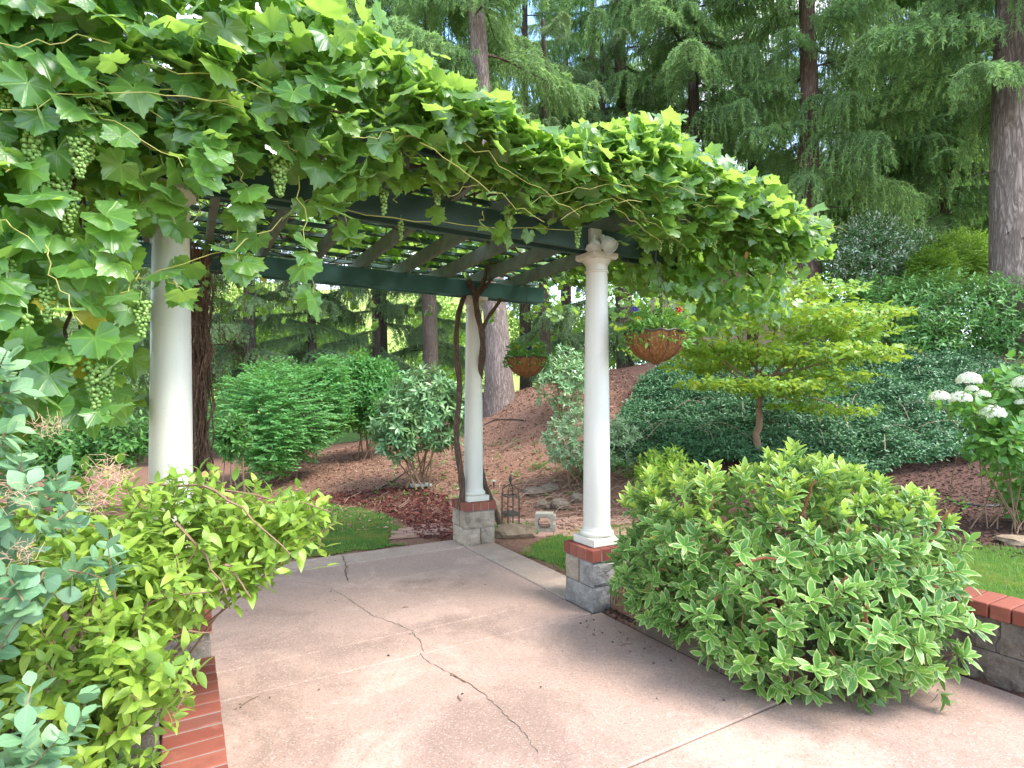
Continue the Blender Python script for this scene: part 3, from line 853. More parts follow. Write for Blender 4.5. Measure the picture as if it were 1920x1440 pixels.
q_ = [P(a_, b_)[:2] for a_, b_ in ((3.07, -.60), (3.7, -.6), (3.7, -.22), (3.07, -.22))]
qq = scatter_poly(q_, 900); nq = len(qq)
o = joined('bark_mulch', [diamond_leaf(.35, .8, .2), diamond_leaf(.22, .8, -.2)], M['dark_chip'], np.column_stack([qq, np.full(nq, .022)]), frames(np.column_stack([rng.normal(0, 1, (nq, 2)), rng.normal(0, .2, nq)]), np.column_stack([rng.normal(0, .4, (nq, 2)), np.ones(nq)])), rng.uniform(.03, .07, nq), rng.integers(0, 2, nq))
tag(o, 'dry leaf debris in the gap between the right pier and the curb')
# dry twigs lying on the slope between the two right columns
gtw = Geo()
for i in range(300):
    if i < 230: x, y = rng.uniform(.2, 2.3), rng.uniform(7.5, 10.2)
    else: x, y = rng.uniform(-3.2, .2), rng.uniform(8.4, 12)
    an = rng.uniform(0, PI); L = rng.uniform(.12, .55); bd = rng.normal(0, .12)
    tt = np.linspace(-.5, .5, 6)
    xx = x + np.cos(an) * L * tt - np.sin(an) * bd * (tt * tt) * 2; yy = y + np.sin(an) * L * tt + np.cos(an) * bd * tt * tt * 2
    zz = terrain(xx, yy) + .02 + rng.uniform(0, .05) + .03 * np.cos(tt * 3)
    gtw.tube(np.column_stack([xx, yy, zz]), rng.uniform(.003, .006), 3, cap=False)
o = gtw.build('dry_twigs', M['straw']); tag(o, 'pale dry twigs and vine prunings strewn over the mulch slope', kind='stuff')

# ------------------------------------------------------------------ patio
pat = Geo().box(P(2.0, -1.6, -.09), (5.2, 8.8, .10), RU).build('patio', M['joint'], smooth=False)
tag(pat, 'pink concrete patio slabs with soil filled joints', None, None, 'structure')
def slab(t0, t1, s0, s1, mat, top=0.0, name='slab'):
    c = P((t0 + t1) / 2, (s0 + s1) / 2, top - .05)
    me = bevel_box(name, (t1 - t0 - .012, s1 - s0 - .012, .1), .008, mat, 0)
    put(name, me, pat, c, ANG)
slab(.2, 2.97, .2, 2.22, M['concrete'])
slab(.2, 2.97, -.2, .2, M['concrete'])
slab(-.2, 2.97, 2.22, 2.62, M['concrete_edge'], .004)
slab(2.97, 3.37, .2, 2.62, M['concrete_edge'], .002)
slab(-.2, .2, -.2, 2.22, M['concrete'])
slab(.2, 3.06, -1.83, -.2, M['concrete'])
slab(.2, 4.36, -6.0, -1.83, M['concrete'])
slab(3.72, 4.36, -1.83, -.25, M['concrete'])
def ribbon(pts, w, z, name, mat, parent, seed=0):
    r = random.Random(seed)
    q = []
    for i in range(len(pts) - 1):
        a, b = np.array(pts[i]), np.array(pts[i + 1])
        n = max(2, int(np.linalg.norm(b - a) / .025))
        for k in range(n): q.append(a + (b - a) * k / n + np.array([r.gauss(0, .006), r.gauss(0, .006)]))
    q.append(np.array(pts[-1])); q = np.array(q)
    tg = norm(np.gradient(q, axis=0)); nm = np.column_stack([-tg[:, 1], tg[:, 0]])
    ww = np.array([w * r.uniform(.35, 1.3) for _ in q]); ww[0] = ww[-1] = .0005
    Vt = np.vstack([np.column_stack([q + nm * ww[:, None] / 2, np.full(len(q), z)]), np.column_stack([q - nm * ww[:, None] / 2, np.full(len(q), z)])])
    n = len(q); T = []
    for i in range(n - 1): T += [(i, n + i, n + i + 1), (i, n + i + 1, i + 1)]
    put(name, make_mesh(name, Vt, T, mat), parent)
ribbon([gpt(*p) for p in [(618, 1103), (645, 1118), (660, 1128), (700, 1155), (740, 1168), (772, 1183), (789, 1205), (793, 1224)]], .0042, .0025, 'crack', M['crack'], pat, 1)
ribbon([gpt(*p) for p in [(785, 1224), (800, 1238), (835, 1258), (868, 1275), (905, 1298), (935, 1328), (972, 1362), (1010, 1415)]], .0048, .0025, 'crack', M['crack'], pat, 2)
ribbon([gpt(*p) for p in [(641, 1042), (650, 1060), (648, 1078), (653, 1092)]], .01, .007, 'crack', M['joint'], pat, 3)
pat_lines = [((.25, .2), (2.9, .2)), ((.25, -.2), (2.9, -.2))]
for k, ((t0, s0), (t1, s1)) in enumerate(pat_lines):
    pass
# loose leaf litter and sticks on the slab
for k, (x, y, L, an) in enumerate([(860, 1272, .16, 2.3), (470, 1315, .12, 1.1), (862, 1310, .07, 1.9), (1175, 1210, .10, .4), (760, 1140, .05, .2)]):
    q = gpt(x, y)
    st = Geo().tube(np.array([[-L / 2, 0, 0], [0, .006, .002], [L / 2, 0, 0]]), [.003, .0035, .002], 5).build('fallen_twig', M['twig'], None, True, (q[0], q[1], .0065))
    st.rotation_euler = (0, 0, an)
    tag(st, ['brown fallen twig on the patio below the long crack', 'short dark twig on the patio beside the red brick edging', 'thin twig on the patio right of the long crack', 'small twig on the patio near the shrub shadow', 'tiny twig on the patio left of the crack'][k], 'twig', 'fallen twigs on the patio')
lit = []
for k in range(46):
    x, y = rng.uniform(430, 1380), rng.uniform(1060, 1350)
    q = gpt(x, y)
    if ts(q[0], q[1])[0] > 2.9: continue
    lit.append((q[0], q[1], .004))
lit = lit[:24]
for k in range(28):
    tt_, ss_ = rng.uniform(2.7, 2.95), rng.uniform(-1.2, -.1)
    lit.append(tuple(P(tt_, ss_, .004)))
lit = np.array(lit)
o = joined('leaf_litter', [diamond_leaf(.5, .8, .3)], M['dark_chip'], lit, frames(np.column_stack([rng.normal(0, 1, (len(lit), 2)), np.zeros(len(lit))]), np.tile([0, 0, 1.0], (len(lit), 1))), rng.uniform(.008, .03, len(lit)), np.zeros(len(lit), int))
tag(o, 'tiny dark leaf crumbs scattered over the concrete patio')

# ------------------------------------------------------------------ piers and columns
BR = [bevel_box('brick', (.0975, .0975, .098), .004, M['brick'], s, .0015) for s in range(5)]
def pier(t, s, label, grey, h=.41, cap=True):
    th = thing('stone_pier', label, 'pier', tuple(P(t, s, 0)), 'stone piers under the columns', ANG)
    Geo().box((0, 0, h / 2 - .03), (.355, .355, h + .05)).build('mortar', M['mortar'], th, False)
    for c in range(2):
        for k in (-1, 1):
            sz = (.196, .398, .2) if c == 0 else (.398, .196, .2)
            me = rough_block('block', sz, .015, 7, M['stone_grey' if grey and k * (1 if c == 0 else 1) < 0 else 'stone'], seed=int(t * 7 + s * 13 + c * 3 + k + 5))
            put('block', me, th, ((k * .101, 0, .1 + c * .205) if c == 0 else (0, k * .101, .1 + c * .205)))
    Geo().box((0, 0, h + .048), (.405, .405, .092)).build('mortar', M['mortar'], th, False)
    i = 0
    for a in range(4):
        for b in range(4):
            if 0 < a < 3 and 0 < b < 3: continue
            put('brick', BR[(a * 5 + b * 3) % 5], th, ((a - 1.5) * .105, (b - 1.5) * .105, h + .053)); i += 1
    for a in (1, 2):
        put('brick', BR[a], th, (0, (a - 1.5) * .105, h + .0525), 0, (2.02, 1, .99))
    return th
CB = .515
def column(t, s, label):
    th = thing('white_column', label, 'column', tuple(P(t, s, CB)), 'white columns carrying the pergola', ANG)
    put('plinth', bevel_box('plinth', (.288, .288, .066), .004, M['column']), th, (0, 0, .033))
    Geo().lathe([(.0, .066), (.134, .066), (.143, .075), (.146, .088), (.143, .101), (.134, .11), (.128, .114), (.126, .124)], 48).build('base_ring', M['column'], th)
    pr = [(.126, .122), (.120, .135), (.1165, .16)]
    H = 2.495
    for k in range(1, 13):
        f = k / 12; pr.append((.1165 - (.1165 - .0935) * (f ** 1.6), .16 + f * (2.33 - .16)))
    pr += [(.1015, 2.334), (.1045, 2.342), (.1015, 2.35), (.094, 2.355), (.094, 2.40)]
    Geo().lathe(pr, 48).build('shaft', M['column'], th)
    g = Geo()
    # capital: echinus swelling to a square abacus
    g.lathe([(.094, 2.398), (.100, 2.403), (.112, 2.42), (.122, 2.437), (.124, 2.446), (.0, 2.446)], 48)
    g.build('capital', M['column'], th)
    gb = Geo()
    for (w0, w1, z0, z1) in ((.235, .262, 2.444, 2.458), (.262, .262, 2.458, H)):
        Vt = [(sx * w / 2, sy * w / 2, z) for (w, z) in ((w0, z0), (w1, z1)) for sx, sy in ((-1, -1), (1, -1), (1, 1), (-1, 1))]
        T = []
        for j in range(4):
            a, b = j, (j + 1) % 4
            T += [(a, b, b + 4), (a, b + 4, a + 4)]
        gb.add(Vt, T + [(0, 2, 1), (0, 3, 2), (4, 5, 6), (4, 6, 7)])
    gb.build('abacus', M['column'], th, False)
pier(0, 0, 'low stone pier under the tall left column, beside the brick edging', False)
pier(3.17, 0, 'stone pier under the right column, half hidden by the variegated shrub', True)
pier(3.17, 2.42, 'stone pier under the far middle column, standing clear at the patio corner', False)
pier(0, 2.42, 'stone pier hidden behind the left column at the back corner', False)
column(0, 0, 'tall white column nearest on the left, rising out of lime green leaves')
column(3.17, 0, 'white column on the right with the two floodlights above it')
column(3.17, 2.42, 'white column at the far middle with a vine stem twisting beside it')
column(0, 2.42, 'white column at the back left, hidden behind the nearest column')

# ------------------------------------------------------------------ pergola
perg = thing('pergola', 'dark green timber pergola roof of beams, rafters and battens', 'pergola', tuple(P(1.6, 1.2, 3.01)))
ZB = 3.012
def beam(name, t0, t1, s0, s1, z0, z1, mat):
    c = P((t0 + t1) / 2, (s0 + s1) / 2, (z0 + z1) / 2)
    put(name, bevel_box(name, (t1 - t0, s1 - s0, z1 - z0), .004, mat), perg, c - np.array(perg.location), ANG)
beam('beam', -1.9, 3.87, -.095, -.055, ZB, ZB + .19, M['green_wood'])
beam('beam', -1.9, 4.2, .055, .095, ZB, ZB + .19, M['green_wood'])
beam('beam', -1.9, 4.15, 2.325, 2.365, ZB, ZB + .19, M['teal_wood'])
beam('beam', -1.9, 4.15, 2.475, 2.515, ZB, ZB + .19, M['teal_wood'])
for k in range(-4, 8):
    t = .27 + .5 * k
    beam('rafter', t - .024, t + .024, -.5, 2.95, ZB + .192, ZB + .335, M['grey_wood'])
for k in range(11):
    s = -.42 + .33 * k
    beam('batten', -1.95, 4.35, s - .02, s + .02, ZB + .337, ZB + .375, M['green_wood'])

# twin floodlights at the right column head
fl = thing('floodlight', 'pair of white floodlights fixed to the beam above the right column', 'light', tuple(P(3.06, -.11, 3.10)))
org = np.array(fl.location)
g = Geo(); bx = at(1106, 432, org[1] - .02) - org
g.box(bx * 0 + np.array([0, 0, .03]), (.11, .05, .11), RU); g.build('mount', M['white'], fl, False)
M['lens'] = plain_mat('lamp_glass', (0.5, 0.52, 0.5), 0.12, 0.6, 0.1, 3, 0.0, 0.3)
def lampcan(nm, a, b, prof):
    a = np.array(a); b = np.array(b); ax = norm(b - a)
    Rq = Vector(ax).to_track_quat('Z', 'Y').to_matrix()
    o = Geo().lathe(prof, 20).build(nm, M['white'], fl)
    o.matrix_local = Matrix.Translation(a) @ Rq.to_4x4()
    o2 = Geo().lathe([(prof[-1][0] * .97, prof[-1][1] - .004), (prof[-1][0] * .6, prof[-1][1] + .008), (.0, prof[-1][1] + .012)], 20).build('lens', M['lens'], o)
Ld = np.array([0, -.03, 0])
lampcan('lamp_head', (-.01, -.03, .02), (-.015, -.07, -.10), [(.0, 0), (.026, 0), (.03, .05), (.036, .055), (.066, .10), (.07, .115)])
lampcan('lamp_head', (.055, -.04, .01), (.115, -.12, -.09), [(.0, 0), (.026, 0), (.03, .04), (.045, .05), (.06, .10), (.066, .15)])

# ------------------------------------------------------------------ walls and planter
BR2 = [bevel_box('brick', (.238, .101, .062), .004, M['brick'], s + 10, .0015) for s in range(5)]
lw = thing('low_wall', 'low stone wall topped with a row of red bricks at bottom left', 'wall', tuple(P(.1, -1.6, 0)), None, ANG)
lo = lambda t, s, z: (t - .1, s + 1.6, z)
Geo().box(lo(.1, -1.72, .08), (.19, 2.95, .29)).box(lo(.1, -1.72, .2415), (.232, 2.98, .07)).build('mortar', M['mortar'], lw, False)
n = 0
for k in range(27):
    s = -.262 - k * .112
    put('brick', BR2[k % 5], lw, lo(.1, s, .249), 0.0)
for k in range(7):
    for c in range(1):
        put('block', rough_block('block', (.215, .395, .205), .015, 4, M['stone_dark'], 40 + k), lw, lo(.1, -.41 - k * .405, .106))
# return wall of dark split stone to the left
for k in range(3):
    for c in range(2):
        put('block', rough_block('block', (.395, .22, .2), .02, 5, M['stone_dark'], 60 + k * 2 + c), lw, lo(-.23 - k * .4, -.95, .1 + c * .203))
Geo().tube(np.array([P(-.10, -.31, 0), P(-.10, -.31, .3), P(-.10, -.31, .62)]), .024, 14).build('downpipe', M['white'])
o = bpy.data.objects['downpipe']; tag(o, 'thin white pipe standing between the left pier and the shrub', 'pipe')

rw = thing('retaining_wall', 'split stone retaining wall with a red brick cap at right', 'wall', (W0[0] + .12, W0[1] + .07, 0), None, ANG)
lr = lambda d, e, z: (d - .139, e, z)
Geo().box(lr(.15, -1.05, .2), (.2, 3.7, .42)).build('mortar', M['mortar'], rw, False)
for k in range(9):
    e = .62 - k * .405
    for c in range(2):
        put('block', rough_block('block', (.26, .396, .202), .018, 7, M['stone_dark'], 80 + k * 2 + c, sc=11), rw, lr(.145, e - .2 * c, .1 + c * .206))
BR3 = [bevel_box('brick', (.29, .101, .088), .005, M['brick'], s + 20, .002) for s in range(5)]
for k in range(34):
    put('brick', BR3[k % 5], rw, lr(.14, 0.78 - k * .1095, .456))

pl = thing('planter_curb', 'low stained concrete curb under the variegated shrub', 'planter', tuple(P(3.39, -1.05, 0)), None, ANG)
lp = lambda t, s, z: (t - 3.39, s + 1.05, z)
for (t0, t1, s0, s1) in ((3.05, 3.15, -1.82, -.62), (3.152, 3.70, -1.82, -1.72), (3.62, 3.72, -1.718, -.24)):
    put('curb_side', rough_block('curb_side', (t1 - t0, s1 - s0, .25), .006, 6, M['curb'], int(t0 * 10), .004, 5.0), pl, lp((t0 + t1) / 2, (s0 + s1) / 2, .125))
Geo().box(lp(3.385, -.98, .09), (.5, 1.46, .17)).box(lp(3.39, -.425, -.03), (.62, .37, .09)).build('soil', M['ground'], pl, False)

# ------------------------------------------------------------------ small garden things
def rock(px, py, Y, size, mat, seed, label, flat=0.0, rz=0.0, sink=.25, cat='rock', group='rocks on the mulch'):
    x = (px - CXP) * Y / FPX
    o = put('rock', rock_mesh('rock', size, .28, mat, seed, 3, 1.3, flat), None, (x, Y, terr(x, Y) + size[2] * (1 - sink) * .6), rz)
    tag(o, label, cat, group)
rock(963, 1006, 7.35, (.30, .17, .13), M['rock_tan'], 3, 'broad tan boulder lying right of the far pier', .55, .15)
rock(912, 930, 8.3, (.20, .20, .26), M['rock_tan'], 5, 'upright tan rock just behind the far pier', 0, .4)
for k, (px, py, Y, sz) in enumerate([(1018, 950, 8.75, (.12, .1, .08)), (1052, 953, 8.7, (.15, .12, .10)), (1082, 946, 8.9, (.10, .1, .09)), (1003, 935, 9.3, (.2, .14, .08)), (1030, 930, 9.4, (.16, .12, .07))]):
    rock(px, py, Y, sz, M['rock_grey'], 11 + k, ['small grey rock left of the round rock under the twigs', 'round grey brown rock behind the cinder block', 'grey rock beside the right column, behind the twigs', 'flat rock on the slope above the iron lantern, further left', 'flat rock on the slope directly above the cinder block'][k])
rock(1905, 985, 5.2, (.16, .12, .07), M['rock_tan'], 21, 'brown rock on the dark mulch at the right edge', .4)
x, Y = gpt(790, 942)[0], gpt(790, 942)[1]
sl = put('stepping_stone', rough_block('stepping_stone', (.36, .26, .05), .012, 5, M['slate'], 5, .012, 6), None, (-1.58, 9.9, terr(-1.58, 9.9) + .045), .3)
tag(sl, 'pale grey green flagstone lying on the mulch left of the far column', 'stepping stone')

# brick path crossing behind the far pier
path = put('brick_path', make_mesh('brick_path', [(-1.55, 7.15, -.004), (-.35, 7.5, -.004), (-.35, 8.1, -.004), (-1.55, 8.0, -.004), (.1, 7.3, -.003), (1.9, 7.5, -.003), (1.9, 8.35, -.003), (.1, 8.1, -.003)], [(0, 1, 2), (0, 2, 3), (4, 5, 6), (4, 6, 7)], M['chip']))
tag(path, 'flush brick path crossing behind the far pier', None, None, 'structure')
PV = [bevel_box('paver', (.2, .098, .05), .005, M['paver'] if 'paver' in M else M['brick'], s + 30, .004) for s in range(4)]
M['paver'] = plain_mat('faded_paver', (0.36, 0.22, 0.17), 0.9, 0.2, 0.35, 9, 0.4)
for me in PV: me.materials[0] = M['paver']
for (x0, y0, cols, rows, rz) in ((-1.45, 7.3, 5, 6, .22), (.12, 7.32, 8, 9, .05)):
    for i in range(cols):
        for j in range(rows):
            lx, ly = i * .212 + (.1 if j % 2 else 0), j * .108
            x = x0 + math.cos(rz) * lx - math.sin(rz) * ly; y = y0 + math.sin(rz) * lx + math.cos(rz) * ly
            if rng.uniform() < .12: continue
            put('paver', PV[(i * 3 + j) % 4], path, (x, y, max(terr(x, y), -.015) + rng.uniform(-.012, .002)), rz + rng.normal(0, .02))

# cinder block standing on its side
cbk = thing('cinder_block', 'old cinder block standing on its side on the brick path', 'cinder block', (.435, 7.62, 0), None, -.12)
g = Geo()
W_, D_, H_ = .25, .19, .235
g.box((0, 0, .02), (W_, D_, .042)); g.box((0, 0, H_ - .02), (W_ - .02, D_, .042))
for sx in (-1, 1): g.box((sx * (W_ / 2 - .022), 0, H_ / 2), (.042, D_, H_ - .082))
for sx in (-1, 1):
    for sz in (-1, 1): g.box((sx * (W_ / 2 - .05), 0, H_ / 2 + sz * (H_ / 2 - .05)), (.028, D_ - .01, .028), np.array(Matrix.Rotation(PI / 4, 3, 'Y')))
g.build('shell', M['cinder'], cbk, False)
Geo().box((W_ / 2 + .012, -.02, H_ / 2 - .06), (.03, D_ * .8, .09)).box((W_ / 2 + .012, -.02, H_ / 2 + .07), (.03, D_ * .8, .05)).build('end_lug', M['cinder'], cbk, False)

# iron lantern stand
il = thing('iron_lantern', 'rusty open iron lantern stand with a bud finial beside the far pier', 'lantern', (-.02, 7.72, -.01), None, .5)
w, h = .085, .72
for sx in (-1, 1):
    for sy in (-1, 1):
        Geo().tube([(sx * w, sy * w, 0), (sx * w, sy * w, .2), (sx * w, sy * w, .46)], .009, 6).build('leg', M['iron'], il)
        Geo().tube([(sx * w, sy * w, .46), (sx * w * .9, sy * w * .9, .50), (sx * w * .95, sy * w * .95, .545), (sx * w * .5, sy * w * .5, .585), (0, 0, .62)], .008, 6).build('roof_rod', M['iron'], il)
for z in (.2, .46):
    g = Geo()
    for (a, b) in (((-w, -w), (w, -w)), ((w, -w), (w, w)), ((w, w), (-w, w)), ((-w, w), (-w, -w))):
        g.tube([(*a, z), ((a[0] + b[0]) / 2, (a[1] + b[1]) / 2, z), (*b, z)], .010, 5)
    g.build('ring_bar', M['iron'], il)
Geo().box((0, 0, .215), (.19, .19, .045)).build('tray', M['iron'], il, False)
Geo().lathe([(.0, .60), (.009, .61), (.011, .64), (.018, .655), (.026, .68), (.024, .70), (.012, .73), (.0, .745)], 14).build('finial', M['iron'], il)

def hose(pts, label, r=.011):
    q = []
    pts = np.array(pts)
    tt = np.linspace(0, len(pts) - 1, len(pts) * 8)
    x = np.interp(tt, range(len(pts)), pts[:, 0]); y = np.interp(tt, range(len(pts)), pts[:, 1])
    k = np.ones(7) / 7
    xs = np.convolve(np.pad(x, 3, 'edge'), k, 'valid'); ys = np.convolve(np.pad(y, 3, 'edge'), k, 'valid')
    z = terrain(xs, ys) + r + .012
    o = Geo().tube(np.column_stack([xs, ys, z]), r, 6).build('drip_hose', M['hose'])
    tag(o, label, 'hose', 'black irrigation tubes on the mulch')
def onter(px, py, lo=6, hi=25):
    """ground point seen at a photo pixel, by marching along the view ray"""
    for Y in np.arange(lo, hi, .02):
        q = at(px, py, Y)
        if q[2] <= terr(q[0], q[1]): return q[:2]
    return q[:2]
hose([onter(700, 925), onter(725, 912), onter(752, 893), onter(775, 880)], 'black drip tube bending over the mulch left of the far column')
hose([onter(905, 800), onter(925, 789), onter(950, 788), onter(990, 791)], 'black drip tube at the foot of the pale cedar trunk')
hose([onter(1775, 942, 4.6), onter(1800, 948, 4.6), onter(1850, 953, 4.6), onter(1940, 948, 4.6)], 'black drip tube across the dark mulch bed on the right', .012)
q = onter(926, 915)
pld = thing('path_light', 'tiny dark garden light poking up behind the far pier', 'path light', (q[0], q[1], terr(*q)))
Geo().tube([(0, 0, -.02), (0, 0, .05), (0, 0, .10)], .014, 10).build('stake', M['hose'], pld)
Geo().lathe([(.0, .10), (.03, .10), (.033, .108), (.028, .118), (.0, .125)], 16).build('cap', M['slate'], pld)

# ------------------------------------------------------------------ house far behind on the right
hs = thing('house', 'tan sided house with a low brown roof behind the trees', 'house', (9.85, 27.0, 5.0))
M['siding'] = plain_mat('tan_siding', (0.47, 0.34, 0.25), 0.75, 0.3, 0.1, 3, 0.1)
M['roof'] = plain_mat('brown_shingles', (0.22, 0.12, 0.095), 0.9, 0.2, 0.35, 9, 0.5)
g = Geo()
g.box((0, 0, .6), (5.6, 4, 4.4))
g.build('wall', M['siding'], hs, False)
for k in range(11): Geo().box((0, -2.02, -1.5 + k * .36), (5.55, .05, .345), np.array(Matrix.Rotation(.06, 3, 'X'))).build('siding_board', M['siding'], hs, False)
for sx in (-1, 1): Geo().box((sx * 2.78, -2.0, .55), (.22, .14, 4.3)).build('corner_trim', M['white'], hs, False)
g = Geo(); 
for k in range(10):
    y0 = -2.5 + k * .25; z0 = 2.75 + k * .14
    g.box((0, y0 + .14, z0 + .03), (6.4, .34, .05), np.array(Matrix.Rotation(.5, 3, 'X')))
g.build('roof', M['roof'], hs, False)
Geo().box((0, -2.52, 2.68), (6.3, .06, .2)).build('fascia', M['siding'], hs, False)
# ------------------------------------------------------------------ grape vine over the pergola
gv = thing('grape_vine', 'sprawling green grape vine with hanging bunches covering the pergola', 'grape vine', tuple(P(3.1, 2.3, 0)))
gorg = np.array(gv.location)
def topz(t, s):
    f = np.interp(t, [-2, 0, 1.04, 1.6, 2.06, 2.5, 3.2, 3.6, 4.0, 4.6, 5.4], [.78, .70, .58, .34, .20, .26, .60, .48, .30, .22, .05])
    return 3.40 + f * np.clip(1 - (s + .45) * .28, .3, 1)
def tsz(t, s, z): return O + np.outer(t, U) + np.outer(s, V) + np.outer(z, [0, 0, 1.0])
LP, LD, LN, LS = [], [], [], []
def addl(p, d, n, s):
    LP.append(p); LD.append(d); LN.append(n); LS.append(s)
def R3(n, k=1.0): return rng.normal(0, k, (n, 3))
UP = np.array([0, 0, 1.0])
# top layer
n = 3300
t = rng.uniform(-1.9, 4.75, n); s = -.55 + 3.4 * rng.uniform(0, 1, n) ** 1.25
z = 3.39 + (topz(t, s) - 3.39) * rng.uniform(0, 1, n) ** .7
gap = np.sin(t * 3.2 + s * 2.1) * np.sin(s * 3.7 - t * 1.3)
k = (gap > -.85) | (s < -.1)
t, s, z = t[k], s[k], z[k]; n = len(t)
addl(tsz(t, s, z), R3(n, .7) - V * .6 + UP * -.15, UP * 1.0 + R3(n, .38) - V * .2, rng.uniform(.11, .19, n))
# sprawling front edge, laid like shingles
n = 2600
t = rng.uniform(-1.8, 5.15, n); f = rng.uniform(0, 1, n)
low = 3.10 + .07 * np.sin(t * 5.0) + .06 * np.sin(t * 11 + 1) - .10 * np.exp(-((t - .5) / .5) ** 2) + .06 * np.exp(-((t - 2.3) / .6) ** 2)
tz = topz(t, -.45)
z = low + (tz - low) * f
s = -.42 - .38 * np.sin(f * 2.6 + .3) + rng.normal(0, .09, n)
out = np.sin(f * 2.2)
addl(tsz(t, s, z), -V * .75 + UP * (-.5) + R3(n, .6), -V * .5 + UP * .95 + R3(n, .48), rng.uniform(.085, .205, n) * np.interp(t, [0, 3, 5], [1.08, .95, .85]))
# curtain hanging down left of the nearest column
n = 1750
t = -.16 - 1.75 * rng.uniform(0, 1, n) ** .85
f = rng.uniform(0, 1, n)
low = 1.45 - .25 * np.sin(t * 4)
z = low + (3.5 - low) * f
s = -.75 + .95 * rng.uniform(0, 1, n) ** 1.6 + .15 * f * -1
keepc = (np.sin(t * 9 + z * 4) * np.sin(z * 6 - t * 3) > -.5)
t, s, z = t[keepc], s[keepc], z[keepc]; n = len(t)
addl(tsz(t, s, z), UP * -.8 - V * .4 + R3(n, .5), -V * .9 + UP * .55 + R3(n, .45), rng.uniform(.10, .21, n))
# right end drape
n = 1000
t = rng.uniform(3.9, 5.5, n); s = rng.uniform(-.7, 1.9, n); f = rng.uniform(0, 1, n)
z = 3.20 + .10 * np.sin(t * 6 + s * 3) + (topz(t, s) - 3.15) * f
addl(tsz(t, s, z), U * .4 - V * .4 + UP * -.7 + R3(n, .5), U * .3 - V * .4 + UP * .8 + R3(n, .4), rng.uniform(.09, .165, n))

CANES = Geo(); 
cane_parts = []
def strand(p0, p1, sag, nl, size, r=.0035, leafy=(0.15, 1.0), part=True, mat='cane'):
    q = curve(p0, p1, sag, 12, .012)
    if part: cane_parts.append((q, r, mat))
    else: CANES.tube(q - gorg, np.linspace(r, r * .5, len(q)), 4, cap=False)
    if nl:
        fr = rng.uniform(leafy[0], leafy[1], nl)
        idx = fr * (len(q) - 1); i0 = np.minimum(idx.astype(int), len(q) - 2); w = (idx - i0)[:, None]
        p = q[i0] * (1 - w) + q[i0 + 1] * w
        dd = R3(nl, .6) + UP * -.6 - V * .25
        addl(p + dd * .03, dd, -V * .6 + UP * .8 + R3(nl, .4), rng.uniform(size * .7, size * 1.15, nl))
# loose shoots hanging in front of the beam and left column
strand(at(640, 390, 3.55), at(1090, 432, 4.35), -.03, 6, .13)
strand(at(905, 395, 3.85), at(900, 425, 3.9), 0, 1, .1)
strand(at(165, 560, 2.75), at(440, 470, 3.0), .02, 5, .16)
strand(at(300, 290, 2.85), at(330, 420, 2.85), 0, 6, .17, leafy=(.2, 1))
strand(at(250, 300, 2.8), at(270, 400, 2.8), 0, 6, .17)
strand(at(430, 260, 3.0), at(470, 380, 3.0), 0, 6, .17)
strand(at(600, 300, 3.3), at(640, 420, 3.3), 0, 4, .18, leafy=(.5, 1))
strand(at(300, 520, 2.8), at(345, 545, 2.8), 0, 1, .19, leafy=(.9, 1))
strand(at(440, 470, 3.0), at(640, 340, 3.5), --.02, 5, .15)
strand(at(430, 330, 3.1), at(455, 520, 3.1), 0, 6, .17, leafy=(.3, 1))
strand(at(560, 330, 3.2), at(585, 560, 3.15), 0, 5, .17, leafy=(.5, 1))
strand(at(640, 330, 3.4), at(655, 470, 3.4), 0, 5, .17, leafy=(.3, 1))
strand(at(380, 320, 3.05), at(330, 570, 2.95), -.02, 3, .17, leafy=(.6, 1))
strand(at(730, 300, 3.5), at(745, 380, 3.5), 0, 3, .12)
strand(at(1050, 380, 4.2), at(1020, 440, 4.2), 0, 3, .1)
strand(at(1225, 400, 4.6), at(1240, 460, 4.6), 0, 3, .08)
for k in range(48):
    t0 = rng.uniform(-1.6, 5.0); s0 = rng.uniform(-.85, -.6)
    L = rng.uniform(.35, .9); z0 = rng.uniform(3.15, 3.5)
    a = P(t0, s0, z0); b = P(t0 + rng.choice([-1, 1]) * L, s0 + rng.uniform(-.15, .1), z0 + rng.uniform(-.35, .25))
    strand(a, b, rng.uniform(-.06, .08), 0, .1, .003)
for k in range(16):
    t0 = rng.uniform(-1.7, -.2); s0 = rng.uniform(-.85, -.5); z0 = rng.uniform(2.0, 3.4)
    a = P(t0, s0, z0); b = a + np.array([rng.normal(0, .25), rng.normal(0, .08), rng.uniform(-.5, .3)])
    strand(a, b, rng.uniform(-.05, .08), 1, .12, .003)
for k in range(22):                       # upright tips against the trees
    t0 = rng.uniform(.6, 5.3); a = P(t0, -.45, topz(t0, -.45) - .15); b = a + np.array([rng.normal(0, .08), rng.normal(0, .05), rng.uniform(.18, .34)])
    strand(a, b, 0, 4, .075, .003, (.5, 1))
for k in range(24):                      # drooping strands past the right column
    px, py = rng.uniform(1170, 1500), rng.uniform(455, 490); Y = rng.uniform(4.9, 6.4)
    a = at(px, py, Y); L = rng.uniform(.25, .75) * (1.0 if px > 1230 else .5)
    strand(a, a + np.array([rng.normal(0, .12), rng.normal(0, .1), -L]), rng.normal(0, .03), int(L * 16), .085, .003, (.1, 1), k % 2 == 0, 'brown_cane' if k % 3 else 'cane')
for k in range(26):                      # strands seen under the roof at the back
    px = rng.uniform(400, 1075); Y = rng.uniform(6.4, 8.2)
    a = P(rng.uniform(-.9, 4.2), rng.uniform(2.55, 3.1), 3.15); L = rng.uniform(.15, .6)
    strand(a, a + np.array([rng.normal(0, .12), rng.normal(0, .1), -L]), 0, int(2 + L * 8), .085, .0025, (.3, 1), False)
